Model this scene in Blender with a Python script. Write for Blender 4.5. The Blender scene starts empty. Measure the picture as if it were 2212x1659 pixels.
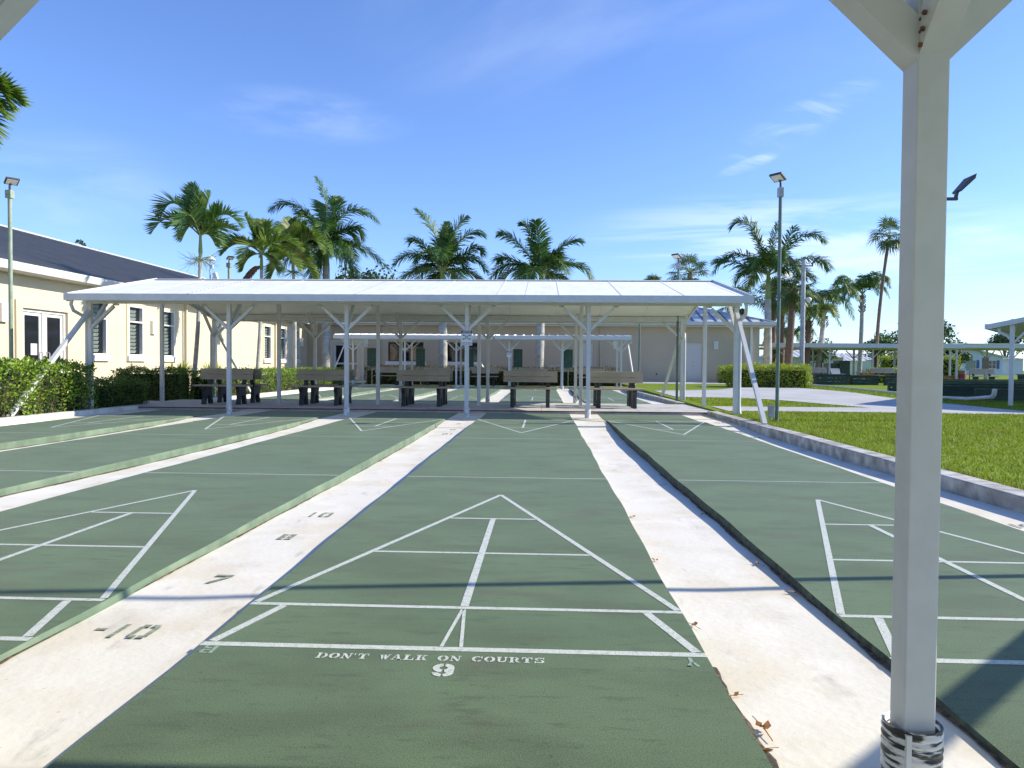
import bpy, math, random
from mathutils import Vector, Matrix
random.seed(7)
R = math.radians
C = bpy.context.scene.collection
sc = bpy.context.scene

# ---------------------------------------------------------------- camera
cam_d = bpy.data.cameras.new('camera'); cam = bpy.data.objects.new('camera', cam_d); C.objects.link(cam)
cam_d.sensor_width = 36; cam_d.lens = 36*1594.68/2212; cam_d.clip_end = 2000; cam_d.clip_start = .05
Rv = Vector((.99909414, .04182974, .00782116)); Uv = Vector((-.00882188, .02379269, .99967799)); Dv = Vector((-.04163018, .99884142, -.02414015))
M = Matrix((Rv, Uv, -Dv)).transposed().to_4x4(); M.translation = Vector((.32451, -2.63017, 1.02356))
cam.matrix_world = M
sc.camera = cam
# ---------------------------------------------------------------- light
SUN_EL, SUN_AZ = 31.0, 7.0           # azimuth measured from +X towards +Y
w = bpy.data.worlds.new('World'); sc.world = w; w.use_nodes = True
nt = w.node_tree; nt.nodes.clear()
out = nt.nodes.new('ShaderNodeOutputWorld'); bg = nt.nodes.new('ShaderNodeBackground')
sky = nt.nodes.new('ShaderNodeTexSky'); sky.sky_type = 'NISHITA'; sky.sun_disc = False
sky.sun_elevation = R(SUN_EL); sky.sun_rotation = R(90-SUN_AZ); sky.ozone_density = 3.2; sky.dust_density = .25; sky.air_density = 1.0
SKY_STRENGTH = .135
bg.inputs['Strength'].default_value = SKY_STRENGTH
# thin high cloud, laid out by world direction (x/y, z/y)
tc = nt.nodes.new('ShaderNodeTexCoord'); sp = nt.nodes.new('ShaderNodeSeparateXYZ'); nt.links.new(tc.outputs['Generated'], sp.inputs[0])
def math_n(op, a, b=None, clamp=False):
    n = nt.nodes.new('ShaderNodeMath'); n.operation = op; n.use_clamp = clamp
    for i, v in enumerate((a, b)):
        if v is None: continue
        if isinstance(v, (int, float)): n.inputs[i].default_value = v
        else: nt.links.new(v, n.inputs[i])
    return n.outputs[0]
ysafe = math_n('MAXIMUM', sp.outputs['Y'], .08)
u = math_n('DIVIDE', sp.outputs['X'], ysafe); v = math_n('DIVIDE', sp.outputs['Z'], ysafe)
def streak(su, sv, shear, scale, lo, hi, seed, dist=1.2):
    cx = nt.nodes.new('ShaderNodeCombineXYZ')
    uu = math_n('MULTIPLY', u, su); vv = math_n('MULTIPLY', math_n('ADD', v, math_n('MULTIPLY', u, shear)), sv)
    nt.links.new(uu, cx.inputs[0]); nt.links.new(vv, cx.inputs[1]); cx.inputs[2].default_value = seed
    nz = nt.nodes.new('ShaderNodeTexNoise'); nz.inputs['Scale'].default_value = scale; nz.inputs['Detail'].default_value = 7; nz.inputs['Roughness'].default_value = .55; nz.inputs['Distortion'].default_value = dist
    nt.links.new(cx.outputs[0], nz.inputs['Vector'])
    mr = nt.nodes.new('ShaderNodeMapRange'); mr.interpolation_type = 'SMOOTHSTEP'
    mr.inputs['From Min'].default_value = lo; mr.inputs['From Max'].default_value = hi
    nt.links.new(nz.outputs[0], mr.inputs['Value']); return mr.outputs[0]
def blob(u0, v0, ru, rv, rot=0.):
    du = math_n('SUBTRACT', u, u0); dv = math_n('SUBTRACT', v, v0)
    c, s = math.cos(rot), math.sin(rot)
    a = math_n('DIVIDE', math_n('ADD', math_n('MULTIPLY', du, c), math_n('MULTIPLY', dv, s)), ru)
    b = math_n('DIVIDE', math_n('SUBTRACT', math_n('MULTIPLY', dv, c), math_n('MULTIPLY', du, s)), rv)
    r2 = math_n('ADD', math_n('MULTIPLY', a, a), math_n('MULTIPLY', b, b))
    mr = nt.nodes.new('ShaderNodeMapRange'); mr.interpolation_type = 'SMOOTHSTEP'
    mr.inputs['From Min'].default_value = 1.; mr.inputs['From Max'].default_value = 0.
    nt.links.new(r2, mr.inputs['Value']); return mr.outputs[0]
m = None
def add(x, k):
    global m
    x = math_n('MULTIPLY', x, k); m = x if m is None else math_n('ADD', m, x)
add(math_n('MULTIPLY', streak(1.6, 15, -.02, 1.6, .42, .66, 3.), blob(.36, .17, .36, .075)), .42)
add(math_n('MULTIPLY', streak(1.6, 13, -.03, 1.5, .42, .64, 9.), blob(.52, .155, .3, .09)), .2)
add(math_n('MULTIPLY', streak(2.2, 9, .1, 2.6, .40, .85, 5.), blob(.335, .325, .13, .03, .5)), .6)
add(math_n('MULTIPLY', streak(2.2, 9, .1, 2.6, .36, .8, 6.), blob(.27, .27, .05, .01, .35)), .55)
add(math_n('MULTIPLY', streak(1.5, 6, .05, 1.5, .35, .75, 12.), blob(-.34, .34, .18, .045, -.1)), .22)
add(math_n('MULTIPLY', streak(1.2, 3, -.2, 1.3, .35, .8, 21.), blob(.1, .44, .5, .2, -.2)), .14)
add(math_n('MULTIPLY', streak(1.3, 5, .05, 1.3, .38, .75, 27.), blob(-.68, .24, .22, .09, 0)), .22)
front = nt.nodes.new('ShaderNodeMapRange'); front.inputs['From Min'].default_value = .08; front.inputs['From Max'].default_value = .3
nt.links.new(sp.outputs['Y'], front.inputs['Value'])
m = math_n('MULTIPLY', m, front.outputs[0], clamp=True)
mix = nt.nodes.new('ShaderNodeMix'); mix.data_type = 'RGBA'
nt.links.new(m, mix.inputs['Factor'])
tint = nt.nodes.new('ShaderNodeMix'); tint.data_type = 'RGBA'; tint.blend_type = 'MULTIPLY'; tint.inputs['Factor'].default_value = 1.
nt.links.new(sky.outputs[0], tint.inputs[6]); tint.inputs[7].default_value = (.86, .99, 1.34, 1)
nt.links.new(tint.outputs[2], mix.inputs[6]); mix.inputs[7].default_value = (6.2, 7.0, 8.2, 1)
nt.links.new(mix.outputs[2], bg.inputs['Color']); nt.links.new(bg.outputs[0], out.inputs[0])
sun_d = bpy.data.lights.new('sun', 'SUN'); sun_d.energy = 5.0; sun_d.angle = R(.53); sun_d.color = (1., .92, .77)
sun = bpy.data.objects.new('sun', sun_d); C.objects.link(sun)
S = Vector((math.cos(R(SUN_EL))*math.cos(R(SUN_AZ)), math.cos(R(SUN_EL))*math.sin(R(SUN_AZ)), math.sin(R(SUN_EL))))
sun.rotation_euler = S.to_track_quat('Z', 'Y').to_euler(); sun.location = (20, 0, 20)
sc.view_settings.view_transform = 'Standard'; sc.view_settings.look = 'None'; sc.view_settings.gamma = 1; sc.view_settings.exposure = .45
sc.view_settings.use_curve_mapping = False

# ---------------------------------------------------------------- materials
MATS = {}
def mat(name, col, rough=.6, col2=None, nscale=8, nlo=.4, nhi=.6, col3=None, n3=60, k3=.5, bump=0, bscale=60, metal=0, spec=.5, stretch=(1, 1, 1), island=False, transl=0, ndet=5, bdist=.01, coat=0):
    if name in MATS: return MATS[name]
    mt = bpy.data.materials.new(name); MATS[name] = mt; mt.use_nodes = True
    n = mt.node_tree; N = n.nodes; L = n.links; b = N['Principled BSDF']
    b.inputs['Roughness'].default_value = rough; b.inputs['Metallic'].default_value = metal
    b.inputs['Specular IOR Level'].default_value = spec
    if coat: b.inputs['Coat Weight'].default_value = coat
    tc = N.new('ShaderNodeTexCoord'); mp = N.new('ShaderNodeMapping'); L.new(tc.outputs['Object'], mp.inputs[0]); mp.inputs['Scale'].default_value = stretch
    cur = None
    def rgb(c): return (c[0], c[1], c[2], 1)
    def mixc(fac, a, bb):
        mx = N.new('ShaderNodeMix'); mx.data_type = 'RGBA'
        if isinstance(fac, float): mx.inputs[0].default_value = fac
        else: L.new(fac, mx.inputs[0])
        for i, c in ((6, a), (7, bb)):
            if isinstance(c, tuple): mx.inputs[i].default_value = rgb(c)
            else: L.new(c, mx.inputs[i])
        return mx.outputs[2]
    def noise(scale, lo, hi, det=5, off=0):
        nz = N.new('ShaderNodeTexNoise'); nz.inputs['Scale'].default_value = scale; nz.inputs['Detail'].default_value = det
        if off:
            m2 = N.new('ShaderNodeMapping'); m2.inputs['Location'].default_value = (off, off*1.3, off*.7); m2.inputs['Scale'].default_value = stretch
            L.new(tc.outputs['Object'], m2.inputs[0]); L.new(m2.outputs[0], nz.inputs['Vector'])
        else: L.new(mp.outputs[0], nz.inputs['Vector'])
        mr = N.new('ShaderNodeMapRange'); mr.interpolation_type = 'SMOOTHSTEP'; mr.inputs['From Min'].default_value = lo; mr.inputs['From Max'].default_value = hi
        L.new(nz.outputs[0], mr.inputs['Value']); return mr.outputs[0], nz.outputs[0]
    cur = tuple(col)
    if island:
        g = N.new('ShaderNodeNewGeometry'); cur = mixc(g.outputs['Random Per Island'], tuple(col), tuple(col2))
        if col3: f, _ = noise(nscale, nlo, nhi); cur = mixc(f, cur, tuple(col3))
    else:
        if col2: f, _ = noise(nscale, nlo, nhi, ndet); cur = mixc(f, cur, tuple(col2))
        if col3:
            f, _ = noise(n3, .35, .7, 3, 5.)
            mm = N.new('ShaderNodeMath'); mm.operation = 'MULTIPLY'; mm.inputs[1].default_value = k3; L.new(f, mm.inputs[0])
            cur = mixc(mm.outputs[0], cur, tuple(col3))
    if isinstance(cur, tuple): b.inputs['Base Color'].default_value = rgb(cur)
    else: L.new(cur, b.inputs['Base Color'])
    if bump:
        nz = N.new('ShaderNodeTexNoise'); nz.inputs['Scale'].default_value = bscale; nz.inputs['Detail'].default_value = 4
        L.new(mp.outputs[0], nz.inputs['Vector'])
        bp = N.new('ShaderNodeBump'); bp.inputs['Strength'].default_value = bump; bp.inputs['Distance'].default_value = bdist
        L.new(nz.outputs[0], bp.inputs['Height']); L.new(bp.outputs[0], b.inputs['Normal'])
    if transl:
        t = N.new('ShaderNodeBsdfTranslucent'); ms = N.new('ShaderNodeMixShader'); ms.inputs[0].default_value = transl
        if isinstance(cur, tuple): t.inputs[0].default_value = rgb(cur)
        else: L.new(cur, t.inputs[0])
        o = N['Material Output']; L.new(b.outputs[0], ms.inputs[1]); L.new(t.outputs[0], ms.inputs[2]); L.new(ms.outputs[0], o.inputs[0])
    return mt

def court_mat():
    mt = bpy.data.materials.new('court_paint'); mt.use_nodes = True
    n = mt.node_tree; N = n.nodes; L = n.links; b = N['Principled BSDF']; b.inputs['Roughness'].default_value = .75; b.inputs['Specular IOR Level'].default_value = .3
    b.inputs['Sheen Weight'].default_value = .15; b.inputs['Sheen Roughness'].default_value = .45; b.inputs['Sheen Tint'].default_value = (.80, .95, .82, 1)
    tc = N.new('ShaderNodeTexCoord')
    def nz(scale, st=(1, 1, 1), det=4, loc=(0, 0, 0), rough=.55):
        mp = N.new('ShaderNodeMapping'); mp.inputs['Scale'].default_value = st; mp.inputs['Location'].default_value = loc
        L.new(tc.outputs['Object'], mp.inputs[0]); t = N.new('ShaderNodeTexNoise'); t.inputs['Scale'].default_value = scale; t.inputs['Detail'].default_value = det; t.inputs['Roughness'].default_value = rough
        L.new(mp.outputs[0], t.inputs['Vector']); return t.outputs[0]
    def mr(x, lo, hi, a=0., bb=1.):
        q = N.new('ShaderNodeMapRange'); q.interpolation_type = 'SMOOTHSTEP'
        for k, vv in zip(('From Min', 'From Max', 'To Min', 'To Max'), (lo, hi, a, bb)): q.inputs[k].default_value = vv
        L.new(x, q.inputs['Value']); return q.outputs[0]
    def mx(f, a, bb):
        q = N.new('ShaderNodeMix'); q.data_type = 'RGBA'; L.new(f, q.inputs[0])
        for i, c in ((6, a), (7, bb)):
            if isinstance(c, tuple): q.inputs[i].default_value = (*c, 1)
            else: L.new(c, q.inputs[i])
        return q.outputs[2]
    c = mx(mr(nz(1.1), .35, .65), (.068, .112, .053), (.092, .142, .070))
    # worn play surface: darker scuffed triangle zones, drawn-out stains across the lane
    c = mx(mr(nz(1.3, (1, 2.2, 1), 6, (3, 1, 0)), .44, .66, 0, .8), c, (.050, .076, .034))
    c = mx(mr(nz(5, (1, 3.5, 1), 8, (7, 2, 0), .65), .53, .66, 0, .6), c, (.034, .048, .026))
    c = mx(mr(nz(2.1, (1, 1.5, 1), 5, (11, 5, 0)), .56, .70, 0, .6), c, (.074, .066, .044))
    c = mx(mr(nz(230, det=3), .42, .66, 0, .4), c, (.17, .235, .11))
    c = mx(mr(nz(190, det=3, loc=(4, 4, 4)), .50, .66, 0, .5), c, (.022, .038, .022))
    c = mx(mr(nz(26, det=3, loc=(9, 4, 4)), .68, .74, 0, .7), c, (.035, .05, .04))
    L.new(c, b.inputs['Base Color'])
    bp = N.new('ShaderNodeBump'); bp.inputs['Strength'].default_value = .4; bp.inputs['Distance'].default_value = .003
    L.new(nz(260, det=3), bp.inputs['Height']); L.new(bp.outputs[0], b.inputs['Normal'])
    return mt
M_court = court_mat()
def gutter_mat():
    mt = bpy.data.materials.new('painted_concrete'); mt.use_nodes = True
    n = mt.node_tree; N = n.nodes; L = n.links; b = N['Principled BSDF']; b.inputs['Roughness'].default_value = .8; b.inputs['Specular IOR Level'].default_value = .2
    tc = N.new('ShaderNodeTexCoord')
    def layer(c, col, scale, lo, hi, amt, st=(1, 1, 1), loc=(0, 0, 0), det=6):
        mp = N.new('ShaderNodeMapping'); mp.inputs['Scale'].default_value = st; mp.inputs['Location'].default_value = loc
        L.new(tc.outputs['Object'], mp.inputs[0]); t = N.new('ShaderNodeTexNoise'); t.inputs['Scale'].default_value = scale; t.inputs['Detail'].default_value = det; t.inputs['Roughness'].default_value = .6
        L.new(mp.outputs[0], t.inputs['Vector']); q = N.new('ShaderNodeMapRange'); q.interpolation_type = 'SMOOTHSTEP'
        for k, vv in zip(('From Min', 'From Max', 'To Min', 'To Max'), (lo, hi, 0, amt)): q.inputs[k].default_value = vv
        L.new(t.outputs[0], q.inputs['Value']); x = N.new('ShaderNodeMix'); x.data_type = 'RGBA'; L.new(q.outputs[0], x.inputs[0])
        if isinstance(c, tuple): x.inputs[6].default_value = (*c, 1)
        else: L.new(c, x.inputs[6])
        x.inputs[7].default_value = (*col, 1); return x.outputs[2]
    c = layer((.72, .69, .61), (.65, .59, .465), 1.6, .42, .66, .8)
    c = layer(c, (.56, .52, .44), 3.2, .52, .72, .65, (1, .6, 1), (5, 3, 0))
    c = layer(c, (.36, .34, .31), 9, .60, .74, .5, (1, .35, 1), (2, 9, 0))
    c = layer(c, (.80, .775, .70), 2.4, .5, .7, .6, (1, 1, 1), (8, 8, 0))
    c = layer(c, (.30, .28, .25), 45, .68, .76, .5, (1, 1, 1), (8, 8, 0), 3)
    L.new(c, b.inputs['Base Color'])
    t = N.new('ShaderNodeTexNoise'); t.inputs['Scale'].default_value = 30; t.inputs['Detail'].default_value = 6; L.new(tc.outputs['Object'], t.inputs['Vector'])
    bp = N.new('ShaderNodeBump'); bp.inputs['Strength'].default_value = .35; bp.inputs['Distance'].default_value = .006
    L.new(t.outputs[0], bp.inputs['Height']); L.new(bp.outputs[0], b.inputs['Normal'])
    return mt
M_gut = gutter_mat()
M_face = mat('kerb_face_green', (.120, .180, .115), .7, (.095, .145, .09), 3, .4, .6, (.35, .40, .28), 5, .25, .3, 40)  # sunward court sides, painted lighter than the opposite ones
M_faceShade = mat('kerb_face_shade_dirt', (.045, .07, .042), .8, (.02, .026, .017), 7, .4, .6, (.16, .2, .14), 24, .4, .4, 40)  # sides away from the sun: shade painted into the colour, with dirt
M_line = mat('line_paint', (.62, .64, .60), .7, (.42, .47, .42), 40, .5, .7, (.20, .27, .21), 170, .55)
M_faint = mat('faint_line_paint', (.36, .44, .36), .7, (.24, .33, .25), 60, .4, .65, (.14, .20, .15), 170, .6)
M_num = mat('stencil_green', (.20, .24, .18), .7, (.33, .36, .28), 30, .45, .65)
M_kerb = mat('kerb_concrete', (.55, .54, .50), .85, (.36, .35, .32), 3, .42, .62, (.12, .115, .10), 7, .55, .4, 30)
M_kerbL = mat('kerb_white', (.70, .69, .66), .85, (.55, .53, .48), 4, .45, .7, bump=.3, bscale=30)
M_dirt = mat('joint_dirt', (.05, .04, .03), .95, (.16, .11, .07), 18, .45, .6, bump=.8, bscale=60)
M_plat = mat('platform_concrete', (.50, .51, .52), .75, (.38, .385, .39), 2.5, .4, .65, (.60, .60, .60), 20, .3, .15, 40)
M_red = mat('red_stripe_paint', (.30, .055, .05), .7, (.18, .04, .04), 9, .4, .6)
M_path = mat('path_concrete', (.47, .47, .47), .85, (.38, .38, .375), .7, .35, .65, (.52, .52, .51), 25, .4, .2, 50)
M_white = mat('white_metal', (.62, .635, .63), .42, (.58, .595, .59), 3, .4, .7, (.47, .48, .45), 14, .25, spec=.4)
M_roof = mat('white_roof_sheet', (.90, .90, .90), .5, (.86, .86, .86), 1.2, .42, .72, (.62, .62, .60), 5, .3, stretch=(1.6, .35, 1))
M_ceil = mat('roof_underside', (.82, .82, .76), .5, (.78, .78, .72), 2, .4, .6)
M_rust = mat('rusty_bolt', (.22, .09, .045), .8, (.10, .05, .03), 60, .4, .6, metal=.3)
M_bolt = mat('dark_bolt', (.10, .09, .08), .6, metal=.5)
M_sleeve = mat('sleeve_plastic', (.70, .72, .72), .5, (.50, .53, .53), 14, .45, .62, (.10, .10, .09), 22, .45, .3, 50)
M_sleeveW = mat('worn_corrugated_sleeve', (.62, .63, .62), .35, (.022, .022, .018), 11, .46, .53, stretch=(1, 1, 6), bump=.3, bscale=40, ndet=9)
M_bench = mat('bench_plank', (.42, .365, .27), .7, (.36, .31, .23), 4, .4, .6, (.24, .21, .16), 40, .35, .1, 60, stretch=(.4, 1, 1))
M_black = mat('black_plastic', (.018, .018, .02), .5, (.03, .03, .032), 10, .4, .6)
M_green = mat('pole_green', (.09, .15, .125), .45, (.13, .19, .16), 5, .4, .65)
M_greenL = mat('pole_pale_green', (.30, .36, .27), .5, (.22, .29, .21), 5, .4, .65)
M_grey = mat('grey_metal', (.42, .43, .44), .5, (.33, .34, .35), 6, .4, .6, metal=.2)
M_dark = mat('dark_bronze', (.06, .052, .05), .45)
M_lens = mat('lamp_lens', (.75, .72, .66), .3)
M_stuccoL = mat('cream_stucco', (.68, .595, .43), .9, (.65, .565, .405), .8, .35, .65, bump=.25, bscale=70)
M_stuccoB = mat('beige_stucco', (.52, .43, .30), .9, (.485, .40, .28), .6, .35, .65, bump=.25, bscale=70)
M_trim = mat('white_trim', (.76, .75, .71), .7, (.70, .69, .65), 3, .4, .6)
M_soff = mat('soffit_paint', (.66, .64, .58), .8)
M_glass = mat('dark_glass', (.012, .014, .018), .06, spec=.8)
M_blind = mat('green_grey_shutter', (.27, .33, .30), .5, (.22, .275, .25), 8, .4, .6)
M_roofD = mat('dark_metal_roof', (.185, .185, .19), .65, (.21, .21, .21), 1.5, .4, .6)
M_roofW = mat('pale_metal_roof', (.60, .60, .61), .5, (.54, .54, .56), 3, .4, .6)
M_rib = mat('blue_grey_rib', (.13, .13, .19), .5)
M_board = mat('scoreboard_green', (.018, .065, .052), .45, (.026, .085, .066), 6, .4, .6)
M_boardL = mat('scoreboard_line', (.10, .22, .18), .6)
M_wallG = mat('dark_green_board', (.012, .032, .024), .6, (.022, .05, .036), 5, .4, .6, (.05, .08, .06), 30, .25, stretch=(.4, 1, 1))
M_wallT = mat('pale_board_top', (.12, .17, .13), .7, (.05, .09, .065), 8, .4, .6)  # paler green than the boards below
M_sign = mat('sign_white', (.72, .74, .75), .4)
M_blue = mat('sign_blue', (.012, .018, .16), .4)
M_ink = mat('sign_ink', (.012, .035, .045), .5)
M_leafH = mat('hedge_leaf', (.085, .19, .012), .4, (.36, .50, .05), 3, .5, .7, (.04, .09, .018), transl=.3, island=True)
M_leafD = mat('dark_hedge_leaf', (.05, .115, .015), .45, (.14, .24, .03), 3, .55, .75, (.03, .06, .015), transl=.25, island=True)
M_leafR = mat('reddish_hedge_leaf', (.06, .10, .02), .45, (.16, .13, .05), 3, .55, .75, (.12, .05, .03), transl=.25, island=True)
M_leafG = mat('golden_hedge_leaf', (.16, .30, .015), .4, (.55, .58, .05), 3, .55, .75, (.22, .25, .02), transl=.3, island=True)
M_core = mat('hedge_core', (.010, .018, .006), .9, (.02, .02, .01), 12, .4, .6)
M_twig = mat('hedge_twig', (.10, .06, .035), .9)
M_tree = mat('tree_leaf', (.035, .085, .02), .55, (.09, .16, .035), .8, .4, .7, (.025, .05, .015), transl=.2, island=True)
M_frond = mat('palm_leaf', (.028, .095, .016), .5, (.10, .20, .03), 1.5, .5, .8, (.22, .29, .06), transl=.26, island=True)
M_frondY = mat('yellow_palm_leaf', (.05, .13, .014), .5, (.18, .26, .035), 1.5, .5, .8, (.34, .37, .06), transl=.32, island=True)
M_fan = mat('fan_palm_leaf', (.05, .105, .025), .45, (.14, .21, .04), 1.5, .5, .8, (.16, .16, .06), transl=.22, island=True)
M_brown = mat('dead_frond', (.10, .05, .035), .8, (.17, .09, .05), 3, .4, .6)
M_trunkG = mat('palm_trunk_grey', (.47, .46, .42), .85, (.36, .355, .32), 3, .4, .62, (.20, .21, .17), 5, .35, .2, 20, stretch=(1, 1, 1.6))
M_trunkB = mat('palm_trunk_brown', (.20, .125, .085), .9, (.13, .085, .06), 5, .4, .6, (.30, .22, .16), 16, .4, .7, 20, stretch=(1, 1, 3))
M_shaft = mat('palm_crownshaft', (.17, .24, .05), .5, (.24, .29, .08), 3, .4, .6)
M_stalk = mat('flower_stalk', (.16, .24, .12), .7, (.24, .30, .18), 5, .4, .6)
M_bark = mat('tree_bark', (.10, .08, .06), .9, (.06, .05, .04), 6, .4, .6, bump=.5, bscale=20)
M_flower = mat('orange_flower', (.62, .13, .02), .6, (.75, .25, .03), 9, .4, .6, transl=.2, island=True)
M_pvc = mat('pvc_pipe', (.70, .70, .68), .4, (.58, .58, .55), 5, .4, .6)
M_boxG = mat('utility_green', (.07, .10, .065), .5, (.09, .12, .08), 4, .4, .6)
M_boxT = mat('utility_tan', (.30, .33, .24), .6)
M_orange = mat('orange_crate_paint', (.55, .22, .03), .6, (.42, .15, .02), 6, .4, .6)
M_redc = mat('red_crate_paint', (.42, .02, .02), .6, (.30, .02, .02), 6, .4, .6)
M_wood = mat('weathered_wood', (.26, .19, .13), .85, (.18, .13, .09), 9, .4, .6)
M_houseW = mat('house_pale_blue', (.56, .62, .70), .8, (.52, .58, .66), 1, .4, .6)
M_houseG = mat('house_cream', (.62, .65, .56), .85)
M_houseS = mat('house_shutter_blue', (.06, .11, .26), .6)
M_leafdry = mat('dry_leaf', (.42, .19, .05), .8, (.25, .10, .03), 60, .4, .6)
def grass_ground():
    mt = bpy.data.materials.new('lawn'); mt.use_nodes = True
    n = mt.node_tree; N = n.nodes; L = n.links; b = N['Principled BSDF']; b.inputs['Roughness'].default_value = .9; b.inputs['Specular IOR Level'].default_value = .15
    tc = N.new('ShaderNodeTexCoord'); c = (.165, .23, .014)
    for col, s, lo, hi, amt, off in (((.20, .29, .02), 1.2, .4, .65, .8, 0), ((.09, .15, .018), 14, .45, .65, .7, 3), ((.27, .36, .04), 45, .5, .7, .6, 5), ((.15, .105, .04), 2.2, .6, .76, .6, 9), ((.06, .10, .02), 60, .55, .7, .6, 12)):
        mp = N.new('ShaderNodeMapping'); mp.inputs['Location'].default_value = (off, off, 0); L.new(tc.outputs['Object'], mp.inputs[0])
        t = N.new('ShaderNodeTexNoise'); t.inputs['Scale'].default_value = s; t.inputs['Detail'].default_value = 5; L.new(mp.outputs[0], t.inputs['Vector'])
        q = N.new('ShaderNodeMapRange'); q.interpolation_type = 'SMOOTHSTEP'
        for k, vv in zip(('From Min', 'From Max', 'To Min', 'To Max'), (lo, hi, 0, amt)): q.inputs[k].default_value = vv
        L.new(t.outputs[0], q.inputs['Value']); x = N.new('ShaderNodeMix'); x.data_type = 'RGBA'; L.new(q.outputs[0], x.inputs[0])
        if isinstance(c, tuple): x.inputs[6].default_value = (*c, 1)
        else: L.new(c, x.inputs[6])
        x.inputs[7].default_value = (*col, 1); c = x.outputs[2]
    L.new(c, b.inputs['Base Color'])
    t = N.new('ShaderNodeTexNoise'); t.inputs['Scale'].default_value = 35; t.inputs['Detail'].default_value = 5; L.new(tc.outputs['Object'], t.inputs['Vector'])
    bp = N.new('ShaderNodeBump'); bp.inputs['Strength'].default_value = .6; bp.inputs['Distance'].default_value = .02
    L.new(t.outputs[0], bp.inputs['Height']); L.new(bp.outputs[0], b.inputs['Normal'])
    return mt
M_lawn = grass_ground()
M_blade = mat('grass_blade', (.16, .25, .009), .65, (.34, .42, .035), 1.3, .45, .7, (.22, .25, .02), transl=.35, island=True)
M_mulch = mat('mulch', (.10, .05, .03), .95, (.05, .03, .02), 25, .4, .6, (.30, .22, .14), 40, .3, .9, 40)

# ---------------------------------------------------------------- mesh helpers
class MB:
    def __init__(s): s.v = []; s.f = []; s.mi = []; s.sm = []
    def add(s, vs, fs, mi=0, smooth=False):
        o = len(s.v); s.v.extend([tuple(p) for p in vs])
        for f in fs: s.f.append(tuple(i+o for i in f)); s.mi.append(mi); s.sm.append(smooth)
        return s
    def box(s, x0, x1, y0, y1, z0, z1, mi=0, mtx=None):
        vs = [Vector(p) for p in ((x0, y0, z0), (x1, y0, z0), (x1, y1, z0), (x0, y1, z0), (x0, y0, z1), (x1, y0, z1), (x1, y1, z1), (x0, y1, z1))]
        if mtx: vs = [mtx @ p for p in vs]
        return s.add(vs, ((0, 3, 2, 1), (4, 5, 6, 7), (0, 1, 5, 4), (1, 2, 6, 5), (2, 3, 7, 6), (3, 0, 4, 7)), mi)
    def bar(s, a, b, w, h, mi=0, up=(0, 0, 1)):      # w across, h along 'up' side
        a = Vector(a); b = Vector(b); d = (b-a).normalized(); u_ = Vector(up)
        if abs(d.dot(u_)) > .98: u_ = Vector((0, 1, 0))
        x = d.cross(u_).normalized(); y = x.cross(d).normalized()
        vs = []
        for p in (a, b):
            for sx, sy in ((-1, -1), (1, -1), (1, 1), (-1, 1)): vs.append(p+x*sx*w/2+y*sy*h/2)
        return s.add(vs, ((0, 1, 2, 3), (7, 6, 5, 4), (0, 4, 5, 1), (1, 5, 6, 2), (2, 6, 7, 3), (3, 7, 4, 0)), mi)
    def tube(s, pts, rs, n=12, mi=0, cap=True):
        pts = [Vector(p) for p in pts]
        if isinstance(rs, (int, float)): rs = [rs]*len(pts)
        vs = []; fs = []; ref = Vector((0, 0, 1))
        d0 = (pts[1]-pts[0]).normalized()
        if abs(d0.z) > .9: ref = Vector((1, 0, 0))
        x = d0.cross(ref).normalized()
        for i, p in enumerate(pts):
            d = (pts[min(i+1, len(pts)-1)]-pts[max(i-1, 0)]).normalized()
            x = (x-d*x.dot(d)).normalized(); y = d.cross(x)
            for k in range(n):
                a = 2*math.pi*k/n; vs.append(p+(x*math.cos(a)+y*math.sin(a))*rs[i])
        for i in range(len(pts)-1):
            for k in range(n): fs.append((i*n+k, i*n+(k+1) % n, (i+1)*n+(k+1) % n, (i+1)*n+k))
        s.add(vs, fs, mi, True)
        if cap: s.add([vs[k] for k in range(n)], (tuple(range(n-1, -1, -1)),), mi); s.add([vs[(len(pts)-1)*n+k] for k in range(n)], (tuple(range(n)),), mi)
        return s
    def prism(s, poly, ax, a0, a1, mi=0):            # polygon (2D) extruded along axis
        def P(p, a):
            return {0: (a, p[0], p[1]), 1: (p[0], a, p[1]), 2: (p[0], p[1], a)}[ax]
        n = len(poly); vs = [P(p, a0) for p in poly]+[P(p, a1) for p in poly]
        fs = [tuple(range(n)), tuple(range(2*n-1, n-1, -1))]+[(i, i+n, (i+1) % n+n, (i+1) % n) for i in range(n)]
        return s.add(vs, fs, mi)
    def disc(s, c, r, nrm=(0, 0, 1), n=10, mi=0, h=.006):
        c = Vector(c); d = Vector(nrm).normalized(); return s.tube([c, c+d*h], r, n, mi)
    def build(s, name, mats, parent=None, label=None, cat=None, group=None, kind=None, bevel=0):
        me = bpy.data.meshes.new(name); me.from_pydata(s.v, [], s.f)
        for mm in (mats if isinstance(mats, (list, tuple)) else [mats]): me.materials.append(mm)
        me.polygons.foreach_set('material_index', s.mi); me.polygons.foreach_set('use_smooth', s.sm); me.update()
        o = bpy.data.objects.new(name, me); C.objects.link(o)
        if parent: o.parent = parent
        tag(o, label, cat, group, kind)
        if bevel:
            b = o.modifiers.new('bevel', 'BEVEL'); b.width = bevel; b.segments = 2; b.limit_method = 'ANGLE'
        return o
def tag(o, label=None, cat=None, group=None, kind=None):
    if label: o['label'] = label
    if cat: o['category'] = cat
    if group: o['group'] = group
    if kind: o['kind'] = kind
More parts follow.
